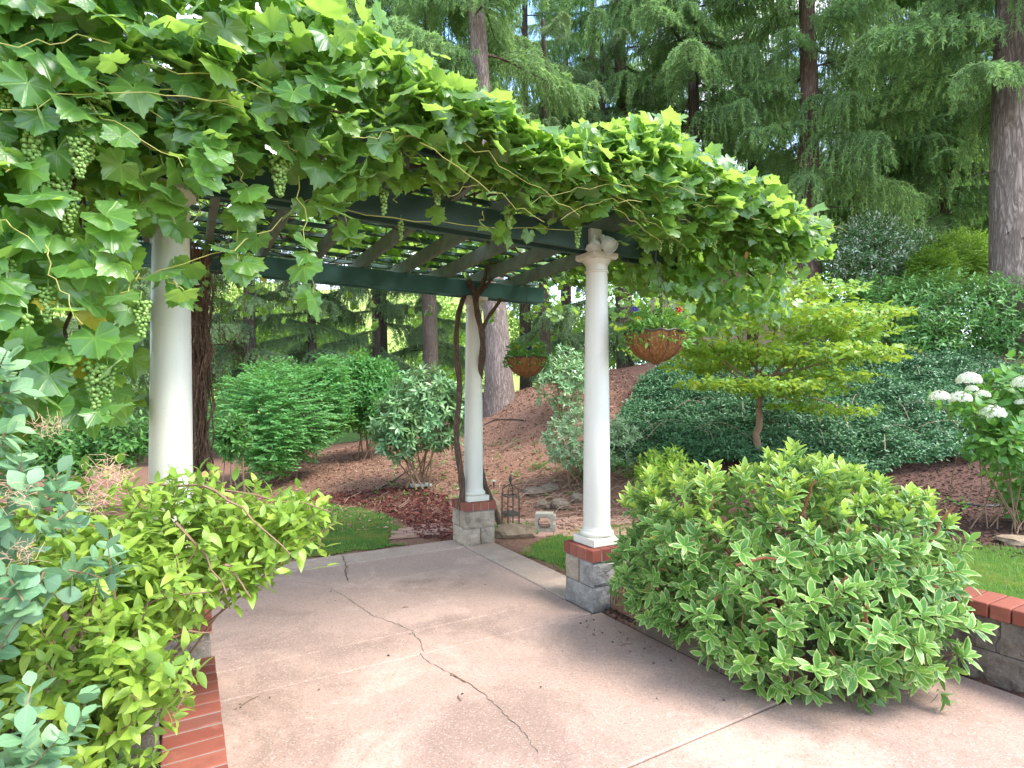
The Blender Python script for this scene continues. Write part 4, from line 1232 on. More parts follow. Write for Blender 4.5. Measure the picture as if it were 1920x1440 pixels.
for k in range(14):                      # tangle round the hidden back column
    a = at(rng.uniform(372, 470), rng.uniform(430, 520), rng.uniform(5.1, 5.5)); L = rng.uniform(.2, .8)
    strand(a, a + np.array([rng.normal(0, .06), rng.normal(0, .06), -L]), 0, 6, .075, .003, (.0, .9), False)
n = 520                                  # trailing leaves right of the right column, down to basket height
cc = rng.choice(4, n, p=[.36, .28, .22, .14]); px = np.array([1348, 1440, 1268, 1215])[cc] + rng.normal(0, 1, n) * np.array([27, 25, 30, 26])[cc]
py = 425 + np.array([195, 165, 130, 110])[cc] * rng.uniform(0, 1, n) ** .85; Yt = 4.9 + .8 * rng.uniform(0, 1, n)
p = np.column_stack([(px - CXP) * Yt / FPX, Yt, CAMZ - (py - HZP) * Yt / FPX])
addl(p, R3(n, .5) + UP * -.8 - V * .3, -V * .6 + UP * .6 + R3(n, .5), rng.uniform(.075, .145, n))
n = 110                                  # leaves over the beam beside the nearest column
p = np.array([at(x, y, Y) for x, y, Y in zip(rng.uniform(170, 420, n), rng.uniform(190, 350, n), rng.uniform(2.7, 3.05, n))])
addl(p, R3(n, .5) + UP * -.7 - V * .3, -V * .7 + UP * .7 + R3(n, .4), rng.uniform(.1, .18, n))
n = 240                                  # leaves filling the far end under the roof on the right
p = np.array([at(x, y, Y) for x, y, Y in zip(rng.uniform(1010, 1300, n), rng.uniform(470, 600, n), rng.uniform(7.6, 9.0, n))])
addl(p, R3(n) + UP * -.5, R3(n, .6) + UP * .6 - V * .4, rng.uniform(.07, .11, n))

emit(gv, T_GRAPE_LO, M['grape'], np.vstack(LP), np.vstack(LD), np.vstack(LN), np.concatenate(LS), 285, 'leaf', 'foliage', T_GRAPE, .5)
# yellow and browning leaves
yl = [(350, 125, 2.75), (170, 590, 2.6), (185, 640, 2.65), (85, 560, 2.5), (750, 105, 3.5), (760, 130, 3.5), (800, 150, 3.55), (830, 215, 3.7), (1200, 520, 5.2), (490, 520, 4.5), (150, 690, 2.6), (1180, 245, 4.5), (1260, 265, 4.7), (920, 275, 3.9)]
yp = np.array([at(*q) for q in yl])
emit(gv, T_GRAPE, M['grape_yellow'], yp, R3(len(yp), .5) + UP * -.5, -V * .8 + UP * .5 + R3(len(yp), .3), rng.uniform(.08, .13, len(yp)), 14, 'yellow_leaf', 'foliage')
dl = [(200, 245, 2.65), (205, 255, 2.66), (1385, 550, 5.3), (1290, 610, 5.2), (1400, 470, 5.0), (50, 150, 2.5), (1500, 440, 5.1)]
dp = np.array([at(*q) for q in dl])
emit(gv, T_DOG, M['dead'], dp, R3(len(dp), .3) + UP * -1, R3(len(dp)) - V, rng.uniform(.07, .12, len(dp)), 7, 'dead_leaf', 'foliage', cell=.01)
for q, r, mt in cane_parts:
    Geo().tube(q - gorg, np.linspace(r, r * .55, len(q)), 5).build('cane', M[mt], gv)
o = CANES.build('thin_canes', M['brown_cane'], gv); o['kind'] = 'stuff'
# tangle of old woody canes through the roof
g = Geo()
for k in range(240):
    t0, s0 = rng.uniform(-1.9, 4.3), rng.uniform(-.3, 2.9); an = rng.uniform(0, PI); L = rng.uniform(.5, 1.6)
    zz = rng.uniform(3.36, 3.55)
    a = P(t0 - math.cos(an) * L / 2, s0 - math.sin(an) * L * .4, zz); b = P(t0 + math.cos(an) * L / 2, s0 + math.sin(an) * L * .4, zz + rng.normal(0, .08))
    g.tube(curve(a, b, rng.normal(0, .05), 8, .025) - gorg, rng.uniform(.003, .012), 5, cap=False)
for k in range(40):
    t0, s0 = rng.uniform(-1.8, -.2), rng.uniform(-.5, .3); a = P(t0, s0, rng.uniform(2.9, 3.5)); b = a + np.array([rng.normal(0, .1), rng.normal(0, .1), -rng.uniform(.6, 1.7)])
    g.tube(curve(a, b, 0, 8, .02) - gorg, rng.uniform(.004, .010), 5, cap=False)
o = g.build('woody_canes', M['vine_bark'], gv); o['kind'] = 'stuff'

# trunks
def pxtube(name, pts, Y, r, k=10):
    q = np.array([at(x, y, Y if np.ndim(Y) == 0 else Y[i]) for i, (x, y) in enumerate(pts)])
    n = len(q); tt = np.linspace(0, n - 1, n * 4)
    q2 = np.stack([np.interp(tt, range(n), q[:, c]) for c in range(3)], 1)
    for _ in range(2): q2[1:-1] = (q2[:-2] + q2[1:-1] * 2 + q2[2:]) / 4
    rr = np.interp(tt, np.linspace(0, n - 1, len(r)), r) * (1 + .10 * np.sin(tt * 5) + .05 * rng.normal(0, 1, len(tt)))
    return Geo().tube(q2 - gorg, rr, k).build(name, M['vine_bark'], gv)
pxtube('trunk', [(862, 955), (868, 920), (864, 885), (857, 840), (855, 800), (861, 755), (862, 715), (856, 670), (855, 630), (859, 590), (868, 560), (880, 535)], 6.92, [.042, .036, .034, .03])
pxtube('trunk', [(948, 1008), (930, 962), (909, 912), (900, 875), (893, 850), (890, 800), (893, 740), (900, 700), (905, 665), (905, 630), (898, 600), (893, 575), (891, 550), (878, 525)], [7.5, 7.42, 7.2, 7.15, 7.18, 7.2, 7.15, 7.0, 6.88, 6.85, 6.85, 6.85, 6.85, 6.85], [.045, .038, .036, .036])
pxtube('trunk_fork', [(903, 620), (915, 595), (930, 575), (940, 560)], 6.86, [.026, .02])
pxtube('trunk_fork', [(893, 560), (900, 540), (910, 520), (914, 495), (918, 470)], 6.8, [.028, .018])
pxtube('trunk_fork', [(900, 550), (918, 528), (932, 508), (950, 480)], 6.8, [.022, .014])
g = Geo(); bb = at(374, 900, 5.32); bt = at(376, 470, 5.32)
g.tube(curve(bb, bt, 0, 10, .02) - gorg, [.075, .07, .065, .07, .075, .07, .07, .075, .08, .085], 9)
for k in range(46):
    a = bb + np.array([rng.normal(0, .05), rng.normal(-.03, .04), 0]); b = bt + np.array([rng.normal(0, .07), rng.normal(-.03, .05), rng.uniform(-.4, .1)])
    g.tube(curve(a, b, 0, 12, .022) - gorg, rng.uniform(.004, .012), 4, cap=False)
for k in range(70):
    a = bt + np.array([rng.normal(.06, .12), rng.normal(0, .08), rng.uniform(-1.2, .45)]); b = a + np.array([rng.normal(.05, .15), rng.normal(0, .1), rng.normal(-.15, .25)])
    g.tube(curve(a, b, -.04, 7, .02) - gorg, rng.uniform(.002, .005), 3, cap=False)
g.build('shaggy_trunk', M['shag_bark'], gv)

# bunches of green grapes
def bunch_mesh(seed, nb, L, w):
    r = random.Random(seed); bm = bmesh.new()
    bmesh.ops.create_icosphere(bm, subdivisions=1, radius=1)
    Vi = np.array([v.co[:] for v in bm.verts]); Ti = np.array([[v.index for v in f.verts] for f in bm.faces]); bm.free()
    g = Geo(); pts = []
    for i in range(nb * 12):
        if len(pts) >= nb: break
        f = r.random() ** .8; z = -f * L
        rad = w * (1 - f * .75) * math.sqrt(r.random())
        a = r.uniform(0, 2 * PI); p = np.array([rad * math.cos(a), rad * math.sin(a), z])
        if all(np.linalg.norm(p - q) > .0135 for q in pts): pts.append(p)
    for p in pts: g.add(Vi * r.uniform(.0092, .0115) + p, Ti)
    g.tube([(0, 0, .05), (.004, 0, 0), (0, 0, -L * .8)], .002, 4)
    return g.mesh('grape_bunch', M['berry'])
BUN = [bunch_mesh(1, 110, .20, .052), bunch_mesh(2, 75, .17, .04), bunch_mesh(3, 40, .15, .024), bunch_mesh(4, 150, .25, .062)]
bun = [(133, 165, 2.6, 3), (165, 205, 2.6, 3), (150, 260, 2.55, 0), (182, 175, 2.65, 0), (110, 290, 2.6, 3), (128, 360, 2.6, 0), (210, 270, 2.75, 1), (95, 320, 2.6, 1), (12, 135, 2.5, 0), (60, 245, 2.5, 1),
       (415, 232, 2.95, 2), (540, 268, 3.2, 1), (525, 290, 3.15, 0), (455, 360, 3.1, 2), (720, 355, 3.55, 2), (752, 415, 3.9, 2), (700, 290, 3.5, 1), (820, 330, 3.75, 1), (1083, 425, 4.35, 2), (1238, 440, 4.7, 2), (1258, 445, 4.72, 2), (955, 385, 4.0, 2),
       (265, 565, 2.75, 1), (180, 680, 2.65, 0), (200, 690, 2.7, 1), (135, 640, 2.6, 2), (50, 590, 2.5, 2), (1275, 455, 4.9, 2), (1340, 440, 4.9, 2), (15, 480, 2.5, 1), (90, 540, 2.55, 1)]
for k, (px, py, Y, v) in enumerate(bun):
    put('grape_bunch', BUN[v], gv, at(px, py, Y - .05) - gorg, rng.uniform(0, 6), rng.uniform(.85, 1.15))

# ------------------------------------------------------------------ hanging baskets
M['coir'] = None
b = NB('coir_liner')
p_ = b.obj(); nn = b.noise(b('Mapping', {0: p_, 'Scale': (60, 60, 9)}).outputs[0], 1.0, 4, .7)
col = b.ramp(nn, [(.3, (.09, .035, .014)), (.55, (.25, .115, .045)), (.75, (.38, .2, .09))])
M['coir'] = b.finish(col, .95, .15, b.bump(nn, .9, .012))
M['flower_y'] = plain_mat('yellow_petal', (.7, .45, .02), .6, .3, .1)
M['flower_r'] = plain_mat('red_petal', (.4, .03, .02), .6, .3, .1)
M['flower_b'] = plain_mat('violet_petal', (.06, .05, .2), .6, .3, .1)
def basket(px, py_rim, Y, R, label, nleaf, hang, seed):
    loc = at(px, py_rim, Y)
    th = thing('hanging_basket', label, 'hanging basket', tuple(loc), 'coir baskets hanging from the pergola')
    k = 64; prof = [(0, -1.02), (.05, -1.02), (.12, -.99), (.17, -.93), (.42, -.86), (.70, -.66), (.91, -.34), (1.0, 0), (.96, .03), (.9, .0)]
    prof = [(r * R, z * R) for r, z in prof]
    g = Geo(); th_ = np.arange(k) * 2 * PI / k
    pr = np.array(prof); rib = 1 + .035 * np.abs(np.sin(th_ * 9)) ** .6
    rr = pr[:, 0][:, None] * rib * (1 + rng.normal(0, .012, (len(pr), k)))
    Vt = np.stack([rr * np.cos(th_), rr * np.sin(th_), np.broadcast_to(pr[:, 1][:, None], rr.shape)], -1).reshape(-1, 3)
    T = []
    for i in range(len(pr) - 1):
        for j in range(k):
            a0 = i * k + j; b0 = i * k + (j + 1) % k; T += [(a0, b0, b0 + k), (a0, b0 + k, a0 + k)]
    g.add(Vt, T); g.build('coir_liner', M['coir'], th)
    for j in range(9):
        a = j * 2 * PI / 9; q = [(math.cos(a) * r * 1.035, math.sin(a) * r * 1.035, z) for r, z in prof[1:8]]
        Geo().tube(q, .003, 4, cap=False).build('wire', M['iron'], th)
    g = Geo(); q = [(math.cos(a) * R * 1.04, math.sin(a) * R * 1.04, .005 + .008 * math.sin(a * 14)) for a in np.linspace(0, 2 * PI, 60)]
    g.tube(q, .009, 5); g.build('rim', M['iron'], th)
    Geo().lathe([(0, -.02), (R * .93, -.02)], 24).build('soil', M['ground'], th)
    for j in range(3):
        a = j * 2 * PI / 3 + .5
        Geo().tube([(math.cos(a) * R, math.sin(a) * R, 0), (math.cos(a) * R * .5, math.sin(a) * R * .5, hang * .5), (0, 0, hang)], .003, 4).build('chain', M['iron'], th)
    Geo().tube([(0, 0, hang), (.0, 0, hang + .05), (.01, 0, hang + .12)], .004, 5).build('hook', M['iron'], th)
    # planting
    n = nleaf
    a = rng.uniform(0, 2 * PI, n); r = R * np.sqrt(rng.uniform(0, 1.25, n)); h = np.where(r > R * .95, rng.uniform(-.12, .06, n), rng.uniform(0, .2, n))
    p = np.column_stack([np.cos(a) * r, np.sin(a) * r, h]) + loc
    d = np.column_stack([np.cos(a), np.sin(a), rng.normal(.2, .6, n)]); 
    emit(th, T_LIME, M['hydrangea'], p, d, np.tile(UP, (n, 1)) + R3(n, .5), rng.uniform(.03, .065, n), 60, 'leaf', 'foliage')
    n = 60
    a = rng.uniform(0, 2 * PI, n); p = np.column_stack([np.cos(a) * R * .8, np.sin(a) * R * .8, rng.uniform(0, .05, n)]) + loc
    emit(th, [blade(.03, .9)], M['straw'] if 0 else M['fern'], p, np.column_stack([np.cos(a) * .5, np.sin(a) * .5, np.ones(n)]), np.column_stack([-np.cos(a), -np.sin(a), np.ones(n) * .2]), rng.uniform(.12, .26, n), 0, 'leaf', 'grassy_leaves')
    nl = rng.integers(6, 9)
    fm = []
    for c in ('flower_y', 'flower_r', 'flower_b'):
        g = Geo()
        for j in range(5):
            aa = j * 2 * PI / 5; g.lathe([(0, .004), (.009, .003), (.013, 0)], 8, (math.cos(aa) * .012, math.sin(aa) * .012, 0))
        fm.append(g.mesh('flower', M[c]))
    for j in range(4):
        aa = rng.uniform(PI * .9, 2.1 * PI); rr_ = R * rng.uniform(.5, .95)
        o = put('flower', fm[j % 3], th, (math.cos(aa) * rr_, math.sin(aa) * rr_, rng.uniform(.1, .2)), 0, 1.3)
        o.rotation_euler = (rng.uniform(.5, 1.3), 0, rng.uniform(-.5, .5))
basket(987, 672, 7.1, .245, 'smaller looking brown coir basket with pansies hanging beyond the far column', 800, .72, 1)
basket(1230, 626, 4.76, .25, 'large brown coir basket hanging just right of the right column', 900, .62, 2)

# ------------------------------------------------------------------ shrubs
def shrub(name, label, cat, base, blobs, temps, mat, nt, k, length, spread, mode, size, n_parts, twig, up=.3, droop=0.0, group=None, n_branch=8, kf=250, r0=.012, jit=.15, lump=.06, axflat=1.0, shell=(.66, 1.04), inner=0, cell=.55, temps_full=None, axup=.45):
    th = thing(name, label, cat, tuple(base), group)
    tips, ax = blob_tips(blobs, nt, shell, True, axup, lump=lump)
    ax[:, 2] *= axflat
    p, d, nn, sz = shoots(tips, ax, k, length, spread, mode, up, jit, droop, size)
    if inner:
        ti, ai = blob_tips(blobs, inner, (.25, .7), True, axup, .2)
        p2, d2, n2, s2 = shoots(ti, ai, max(3, k - 2), length, spread, mode, up, .3, droop, size)
        p, d, nn, sz = np.vstack([p, p2]), np.vstack([d, d2]), np.vstack([nn, n2]), np.concatenate([sz, s2])
    ok = p[:, 2] > terrain(p[:, 0], p[:, 1]) + .01
    emit(th, temps, mat, p[ok], d[ok], nn[ok], sz[ok], n_parts, 'leaf', 'foliage', temps_full, cell)
    stems(th, base, tips, ax, n_branch, twig, r0, .003, .12, kf, .08)
    return th, tips, ax

M['yellowed'] = leaf_mat('yellowed_leaf', [(0, (0.45, 0.42, 0.05)), (0.6, (0.55, 0.42, 0.07)), (1, (0.4, 0.22, 0.06))], 0.5, 0.4, 0.35, (0.6, 0.5, 0.05))
# variegated rhododendron spilling over the curb
vb = (1.80, 3.95, .18)
vblobs = [((1.80, 3.85, .80), (.86, .62, .52)), ((1.32, 4.05, .72), (.55, .5, .46)), ((2.32, 3.78, .66), (.55, .5, .50)), ((1.75, 3.42, .42), (.62, .42, .38)), ((2.25, 3.42, .38), (.45, .38, .34)), ((1.05, 4.2, .50), (.32, .35, .3)), ((1.12, 3.95, .34), (.26, .26, .2)), ((1.42, 3.55, .30), (.28, .26, .2))]
vs, tips, ax = shrub('variegated_rhododendron', 'large variegated shrub with cream edged leaves spilling over the curb', 'shrub', vb, vblobs, T_VAR, M['varieg'], 1350, 8, .05, 1.05, 'whorl', (.068, .118), 300, M['red_twig'], .35, .05, None, 22, 320, .014, inner=420, lump=.2, shell=(.6, 1.1))
hi = (tips[:, 2] > .95)
p, d, nn, sz = shoots(tips[hi] + ax[hi] * .05, norm(ax[hi] + UP * .5), 8, .05, .75, 'whorl', .1, .15, 0, (.055, .095))
emit(vs, T_VAR, M['varieg_new'], p, d, nn, sz, 0, 'leaf', 'young_foliage')
for q in [(1150, 1010, 4.1), (1035 + 555, 985, 3.5)]:
    pass
n = 26
k = rng.integers(0, len(tips), n)
emit(vs, T_VAR, M['yellowed'], tips[k] + R3(n, .03), ax[k] + R3(n, .6), UP + R3(n, .5), rng.uniform(.05, .085, n), 26, 'yellow_leaf', 'foliage')
g = [(1185, 1020, 4.15), (1440, 1000, 3.4), (1630, 1010, 3.45), (1700, 1040, 3.45), (1590, 985, 3.4)]
dp = np.array([at(*q) for q in g[-1:]])
emit(vs, T_DOG, M['dead'], dp, R3(1, .3) - UP, R3(1) - np.array([0, 1.0, 0]), np.array([.075]), 1, 'dead_leaf', 'dead_foliage', cell=.01)
for q in [((1380, 1060), (1470, 1050), 3.25), ((1545, 1150), (1590, 1080), 3.2), ((1700, 1120), (1760, 1100), 3.25), ((1730, 1040), (1790, 950), 3.4), ((1330, 1180), (1345, 1110), 3.4), ((1430, 1190), (1450, 1160), 3.15), ((1500, 970), (1530, 900), 3.45), ((1628, 1180), (1624, 1135), 3.05)]:
    (a, b, Y) = q
    Geo().tube(curve(at(*a, Y + .1), at(*b, Y), .02, 6, .006) - np.array(vb), [.009, .009, .008, .008, .007, .006], 6).build('branch', M['red_twig'], vs)

# lime green arching shrub at left
lb = (-2.1, 2.55, 0)
lblobs = [((-1.85, 2.75, 1.05), (.62, .42, .42)), ((-1.36, 2.85, 1.16), (.46, .33, .20)), ((-2.15, 2.35, .72), (.60, .38, .50)), ((-1.42, 2.78, .99), (.36, .3, .18)), ((-2.35, 2.0, .45), (.45, .3, .4)), ((-1.14, 2.9, 1.17), (.18, .2, .14)), ((-1.72, 2.25, .52), (.26, .25, .24)), ((-1.62, 2.45, 1.0), (.34, .3, .24)), ((-1.57, 2.2, .72), (.36, .25, .28)), ((-1.68, 2.5, .80), (.22, .2, .2)), ((-1.55, 2.1, .42), (.2, .2, .2))]
ls, tips, ax = shrub('lime_shrub', 'lime green arching shrub with pointed leaves in front of the left column', 'shrub', lb, lblobs, T_LIME, M['lime'], 1150, 10, .2, 1.1, 'pairs', (.05, .092), 300, M['twig'], .45, .1, None, 26, 260, .009, jit=.22, inner=300)
for (a, b, Y) in [((280, 905), (620, 960), 2.75), ((380, 910), (545, 1040), 2.6), ((420, 1060), (470, 1120), 2.55), ((330, 980), (425, 1115), 2.5), ((100, 1210), (390, 1110), 2.35), ((240, 1230), (400, 1185), 2.3)]:
    Geo().tube(curve(at(*a, Y), at(*b, Y), .03, 8, .008) - np.array(lb), np.linspace(.007, .003, 8), 5).build('branch', M['twig'], ls)
dp = np.array([at(228, 1240, 2.2), at(257, 1208, 2.2), at(160, 1150, 2.2), at(385, 882, 2.7), at(420, 905, 2.6)])
emit(ls, T_DOG, M['dead'], dp, R3(5, .4) - UP, R3(5) - np.array([0, 1.0, 0]), np.array([.075, .06, .05, .035, .03]), 5, 'dead_leaf', 'dead_foliage', cell=.01)

# blue green smoke bush in the near left corner
sb = (-2.05, 1.55, 0)
sblobs = [((-1.72, 1.9, 1.40), (.24, .25, .20)), ((-1.62, 1.85, 1.22), (.30, .22, .16)), ((-1.55, 1.75, .72), (.22, .2, .14)), ((-1.92, 1.95, 1.80), (.22, .25, .28)), ((-1.85, 1.8, 1.0), (.25, .22, .2))]
ss, tips, ax = shrub('smoke_bush', 'blue green smoke bush with round leaves at the near left edge', 'shrub', sb, sblobs, T_SMOKE, M['smoke'], 100, 9, .13, 1.15, 'pairs', (.055, .088), 260, M['twig'], .5, .0, None, 8, 70, .006, jit=.2)
# its wispy pink flower plumes
g = Geo()
for (px, py, Y) in [(200, 885, 1.9), (180, 940, 1.9), (215, 890, 1.95), (40, 1040, 1.8), (25, 930, 1.8), (95, 800, 1.95)]:
    c = at(px, py, Y)
    for j in range(70):
        v = rng.normal(0, .022, 3); e = v + rng.normal(0, .02, 3)
        g.tube(np.array([c + v, c + (v + e) / 2 + rng.normal(0, .004, 3), c + e]) - np.array(sb), .0006, 3, cap=False)
M['plume'] = plain_mat('pink_plume', (.55, .36, .24), .9, .1, .2)
o = g.build('plumes', M['plume'], ss); o['kind'] = 'stuff'

# mid-ground shrubs
def gz(x, y, dz=0): return (x, y, terr(x, y) + dz)
def dome(px0, px1, py0, py1, Y, depth=.8):
    a = at(px0, (py0 + py1) / 2, Y); b = at(px1, (py0 + py1) / 2, Y); tp = at(0, py0, Y)[2]; bt = at(0, py1, Y)[2]
    return (((a[0] + b[0]) / 2, Y, (tp + bt) / 2), ((b[0] - a[0]) / 2, (b[0] - a[0]) / 2 * depth, (tp - bt) / 2))
bl = [dome(395, 640, 672, 880, 11.0), dome(420, 580, 700, 900, 10.4), dome(560, 665, 660, 830, 11.4)]
shrub('bright_shrub', 'bright green layered shrub with feathery branches right of the left column', 'shrub', gz(-4.3, 11), bl, T_DIAN + T_RHO, M['bright_bush'], 2600, 10, .3, 1.0, 'flat', (.06, .095), 0, M['twig'], .9, .0, None, 6, 100, .02, axup=.1, lump=.12, inner=500, jit=.12, axflat=.3)
bl = [dome(610, 770, 668, 815, 12.6), dome(640, 720, 660, 800, 12.4)]
shrub('laurel_shrub', 'dark green laurel between the bright shrub and the rhododendron', 'shrub', gz(-3.2, 12.6), bl, T_LAUR, M['bright_bush'], 900, 8, .2, 1.0, 'pairs', (.1, .15), 60, M['twig'], .5, .1, None, 5, 80, .02, inner=300)
bl = [dome(722, 872, 690, 848, 9.9), dome(700, 800, 740, 868, 9.6), dome(800, 880, 715, 840, 10.0)]
shrub('rhododendron', 'rounded rhododendron with pale green leaf rosettes left of the far column', 'shrub', gz(-1.6, 9.9), bl, T_RHO, M['rhodo'], 430, 9, .04, 1.15, 'whorl', (.12, .175), 300, M['twig'], .35, .15, None, 12, 120, .018, inner=160)
bl = [dome(1000, 1105, 672, 778, 11.6), dome(1020, 1110, 650, 740, 12.2)]
shrub('rhododendron', 'loose yellowish rhododendron on the slope behind the right column', 'shrub', gz(1.0, 11.7), bl, T_RHO, M['rhodo'], 240, 8, .04, 1.1, 'whorl', (.09, .14), 120, M['twig'], .3, .15, None, 10, 60, .015)
bl = [dome(1018, 1150, 768, 880, 9.3), dome(1090, 1200, 775, 880, 9.5)]
shrub('silver_shrub', 'low silvery leaved shrub immediately left of the right column', 'shrub', gz(1.05, 9.3), bl, T_RHO, M['silver'], 520, 8, .06, 1.0, 'whorl', (.065, .1), 160, M['twig'], .4, .1, None, 6, 80, .01, inner=150)
bl = [dome(120, 300, 760, 880, 8.6), dome(60, 200, 790, 900, 8.2), dome(-60, 120, 730, 900, 8.8)]
shrub('laurel_shrub', 'dark glossy laurel low behind the left column', 'shrub', gz(-6.2, 8.6), bl, T_LAUR, M['laurel'], 900, 8, .2, 1.0, 'pairs', (.08, .13), 60, M['twig'], .5, .1, None, 5, 80, .015, inner=200)
bl = [dome(400, 470, 780, 860, 8.2)]
shrub('laurel_shrub', 'small dark shrub at the foot of the shaggy vine trunk', 'shrub', gz(-4, 8.2), bl, T_LAUR, M['laurel'], 160, 8, .15, 1.0, 'pairs', (.07, .11), 0, M['twig'], .5, .1, None, 4, 30, .01)
bl = [dome(1180, 1262, 845, 960, 5.6), dome(1200, 1300, 835, 920, 5.9)]
shrub('yellow_shrub', 'small yellow green shrub between the right column and the variegated shrub', 'shrub', gz(1.45, 5.7), bl, T_LIME, M['dogwood'], 150, 8, .12, 1.0, 'pairs', (.05, .075), 80, M['twig'], .4, .0, None, 8, 50, .008)

# ferns
def fern(px, py, label, sc):
    q = onter(px, py); th = thing('fern', label, 'fern', (q[0], q[1], terr(*q)), 'ferns on the slope')
    t0 = np.linspace(0, 1, 14); Pq = np.column_stack([np.zeros(14), t0 * .62, .42 * np.sin(t0 * 2.3) * .8])
    g = Geo().tube(Pq, np.linspace(.004, .0015, 14), 3, cap=False)
    for i in range(2, 14):
        for sgn in (-1, 1):
            L = .14 * math.sin(min(1, (1 - t0[i]) * 1.15 + .12) * PI * .62); w_ = .022
            a = Pq[i]; e = a + np.array([sgn * L, .035, -.03]); m_ = (a + e) / 2 + np.array([0, 0, .012])
            g.add([a + [0, -w_ / 2, 0], a + [0, w_ / 2, 0], m_ + [0, -w_ / 2, 0], m_ + [0, w_ / 2, 0], e], [(0, 2, 1), (1, 2, 3), (2, 4, 3)])
    me = g.mesh('frond', M['fern'])
    me.uv_layers.new(name='UVMap')
    for k in range(13):
        o = put('frond', me, th, (0, 0, 0), k * 2 * PI / 13 + rng.uniform(-.2, .2), sc * rng.uniform(.75, 1.1)); o.rotation_euler.x = rng.uniform(-.25, .35)
fern(1095, 905, 'green fern on the slope just left of the right column', 1.15)
fern(1190, 905, 'green fern on the slope just right of the right column', 1.0)
fern(1010, 880, 'small fern sprig on the mulch left of the silvery shrub', .35)

# ground cover bank
poly = [onter(1140, 878), onter(1300, 882), onter(1480, 900), onter(1640, 905), onter(1790, 885), onter(1850, 860), onter(1960, 800), onter(2080, 720), (9.5, 13.6), (6, 13.9), (3.4, 13.4), (2.6, 12.0)]
q = scatter_poly(poly, 260000)
mound = .30 * (np.sin(q[:, 0] * 2.1 + 1) * np.sin(q[:, 1] * 1.7) * .5 + .5) + .14 * np.sin(q[:, 0] * 5.3 + q[:, 1] * 4.1) * np.sin(q[:, 1] * 6.2 - q[:, 0] * 2)
z = terrain(q[:, 0], q[:, 1]) + np.maximum(mound, .03) * rng.uniform(.5, 1.0, len(q)) + .03 + rng.exponential(.03, len(q))
pos = np.column_stack([q, z])
d = R3(len(q)); d[:, 1] -= .5; d[:, 2] *= .6
o = joined('groundcover', T_DIAN, M['cover'], pos, frames(d, np.tile([0, -.35, 1.0], (len(q), 1)) + R3(len(q), .45)), rng.uniform(.045, .085, len(q)), rng.integers(0, 2, len(q)))
tag(o, 'dark blue green cotoneaster covering the bank under the small dogwood')
g = Geo()
for k in range(60):
    c = q[rng.integers(len(q))]; L = rng.uniform(.3, .8); an = rng.uniform(0, PI)
    xx = c[0] + np.cos(an) * L * np.linspace(-.5, .5, 6); yy = c[1] + np.sin(an) * L * np.linspace(-.5, .5, 6)
    g.tube(np.column_stack([xx, yy, terrain(xx, yy) + .3 + .12 * np.sin(np.linspace(0, PI, 6))]), .004, 3, cap=False)
o = g.build('groundcover_twigs', M['straw']); tag(o, 'thin bare shoots arching out of the cotoneaster bank', kind='stuff')

# laurel hedge along the top of the bank
hb = onter(1700, 668); hY = 13.6
hblobs = [dome(1560, 1760, 515, 690, hY), dome(1640, 1860, 505, 690, hY + .2), dome(1760, 1960, 512, 680, hY), dome(1560, 1660, 535, 660, hY - .4), dome(1880, 2080, 520, 690, hY), dome(1690, 1800, 580, 700, hY - .6)]
shrub('laurel_hedge', 'dense dark green laurel hedge along the top of the bank', 'hedge', gz(9.6, hY), hblobs, T_LAUR, M['laurel'], 2300, 9, .22, 1.05, 'pairs', (.10, .165), 300, M['twig'], .5, .1, None, 8, 200, .02, inner=500)
# choisya like shrub; glare glints painted as white leaves
bl = [dome(1545, 1700, 408, 540, 16.5), dome(1620, 1770, 425, 540, 16.8), dome(1580, 1680, 395, 480, 17)]
shrub('glint_flecked_shrub', 'dark shrub flecked with painted white glints above the hedge', 'shrub', gz(10.6, 16.6), bl, T_LAUR, M['choisya'], 1500, 8, .2, 1.0, 'pairs', (.09, .14), 0, M['twig'], .8, .0, None, 5, 80, .02, inner=300)
bl = [dome(1730, 1870, 430, 540, 16.2), dome(1700, 1800, 460, 560, 15.6)]
shrub('feathery_shrub', 'light green feathery shrub left of the big fir trunk', 'shrub', gz(12.3, 16), bl, T_DIAN, M['crown_bright'], 1800, 10, .3, .9, 'flat', (.06, .1), 0, M['twig'], .9, .0, None, 5, 60, .02, axup=.1)

# little dogwood tree with tiered lime leaves
q = onter(1418, 868, 7.5); db = (q[0], q[1], terr(*q)); dY = q[1]
dg = thing('dogwood_tree', 'small tiered tree with lime and yellow leaves on a thin trunk', 'tree', db)
top = at(1425, 735, dY)
Geo().tube(curve(np.array(db) - [0, 0, .1], top, 0, 10, .012) - np.array(db), np.linspace(.062, .045, 10), 10).build('trunk', M['fern_bark'] if 'fern_bark' in M else M['twig'], dg)
tiers = [(1330, 655, 170, 22), (1480, 668, 190, 24), (1560, 622, 130, 22), (1300, 612, 120, 18), (1420, 590, 170, 24), (1560, 590, 130, 18), (1470, 545, 140, 22), (1330, 690, 100, 14), (1560, 705, 90, 14), (1480, 730, 110, 16), (1350, 560, 110, 16), (1620, 655, 80, 12), (1590, 770, 60, 8), (1500, 760, 60, 10), (1400, 720, 120, 12)]
bl = []
for k, (px, py, rx, ry) in enumerate(tiers):
    c = at(px, py, dY + rng.uniform(-1.0, .6)); s_ = dY / FPX
    bl.append((tuple(c), (rx * s_, rx * s_ * .8, ry * s_)))
    Geo().tube(curve(at(1424, 738 - k * 3, dY), c, -.06, 8, .02) - np.array(db), np.linspace(.022, .006, 8), 5).build('branch', M['twig'], dg)
tips, ax = blob_tips(bl, 1900, (.2, 1.05), True, .0, .0)
ax[:, 2] *= .3
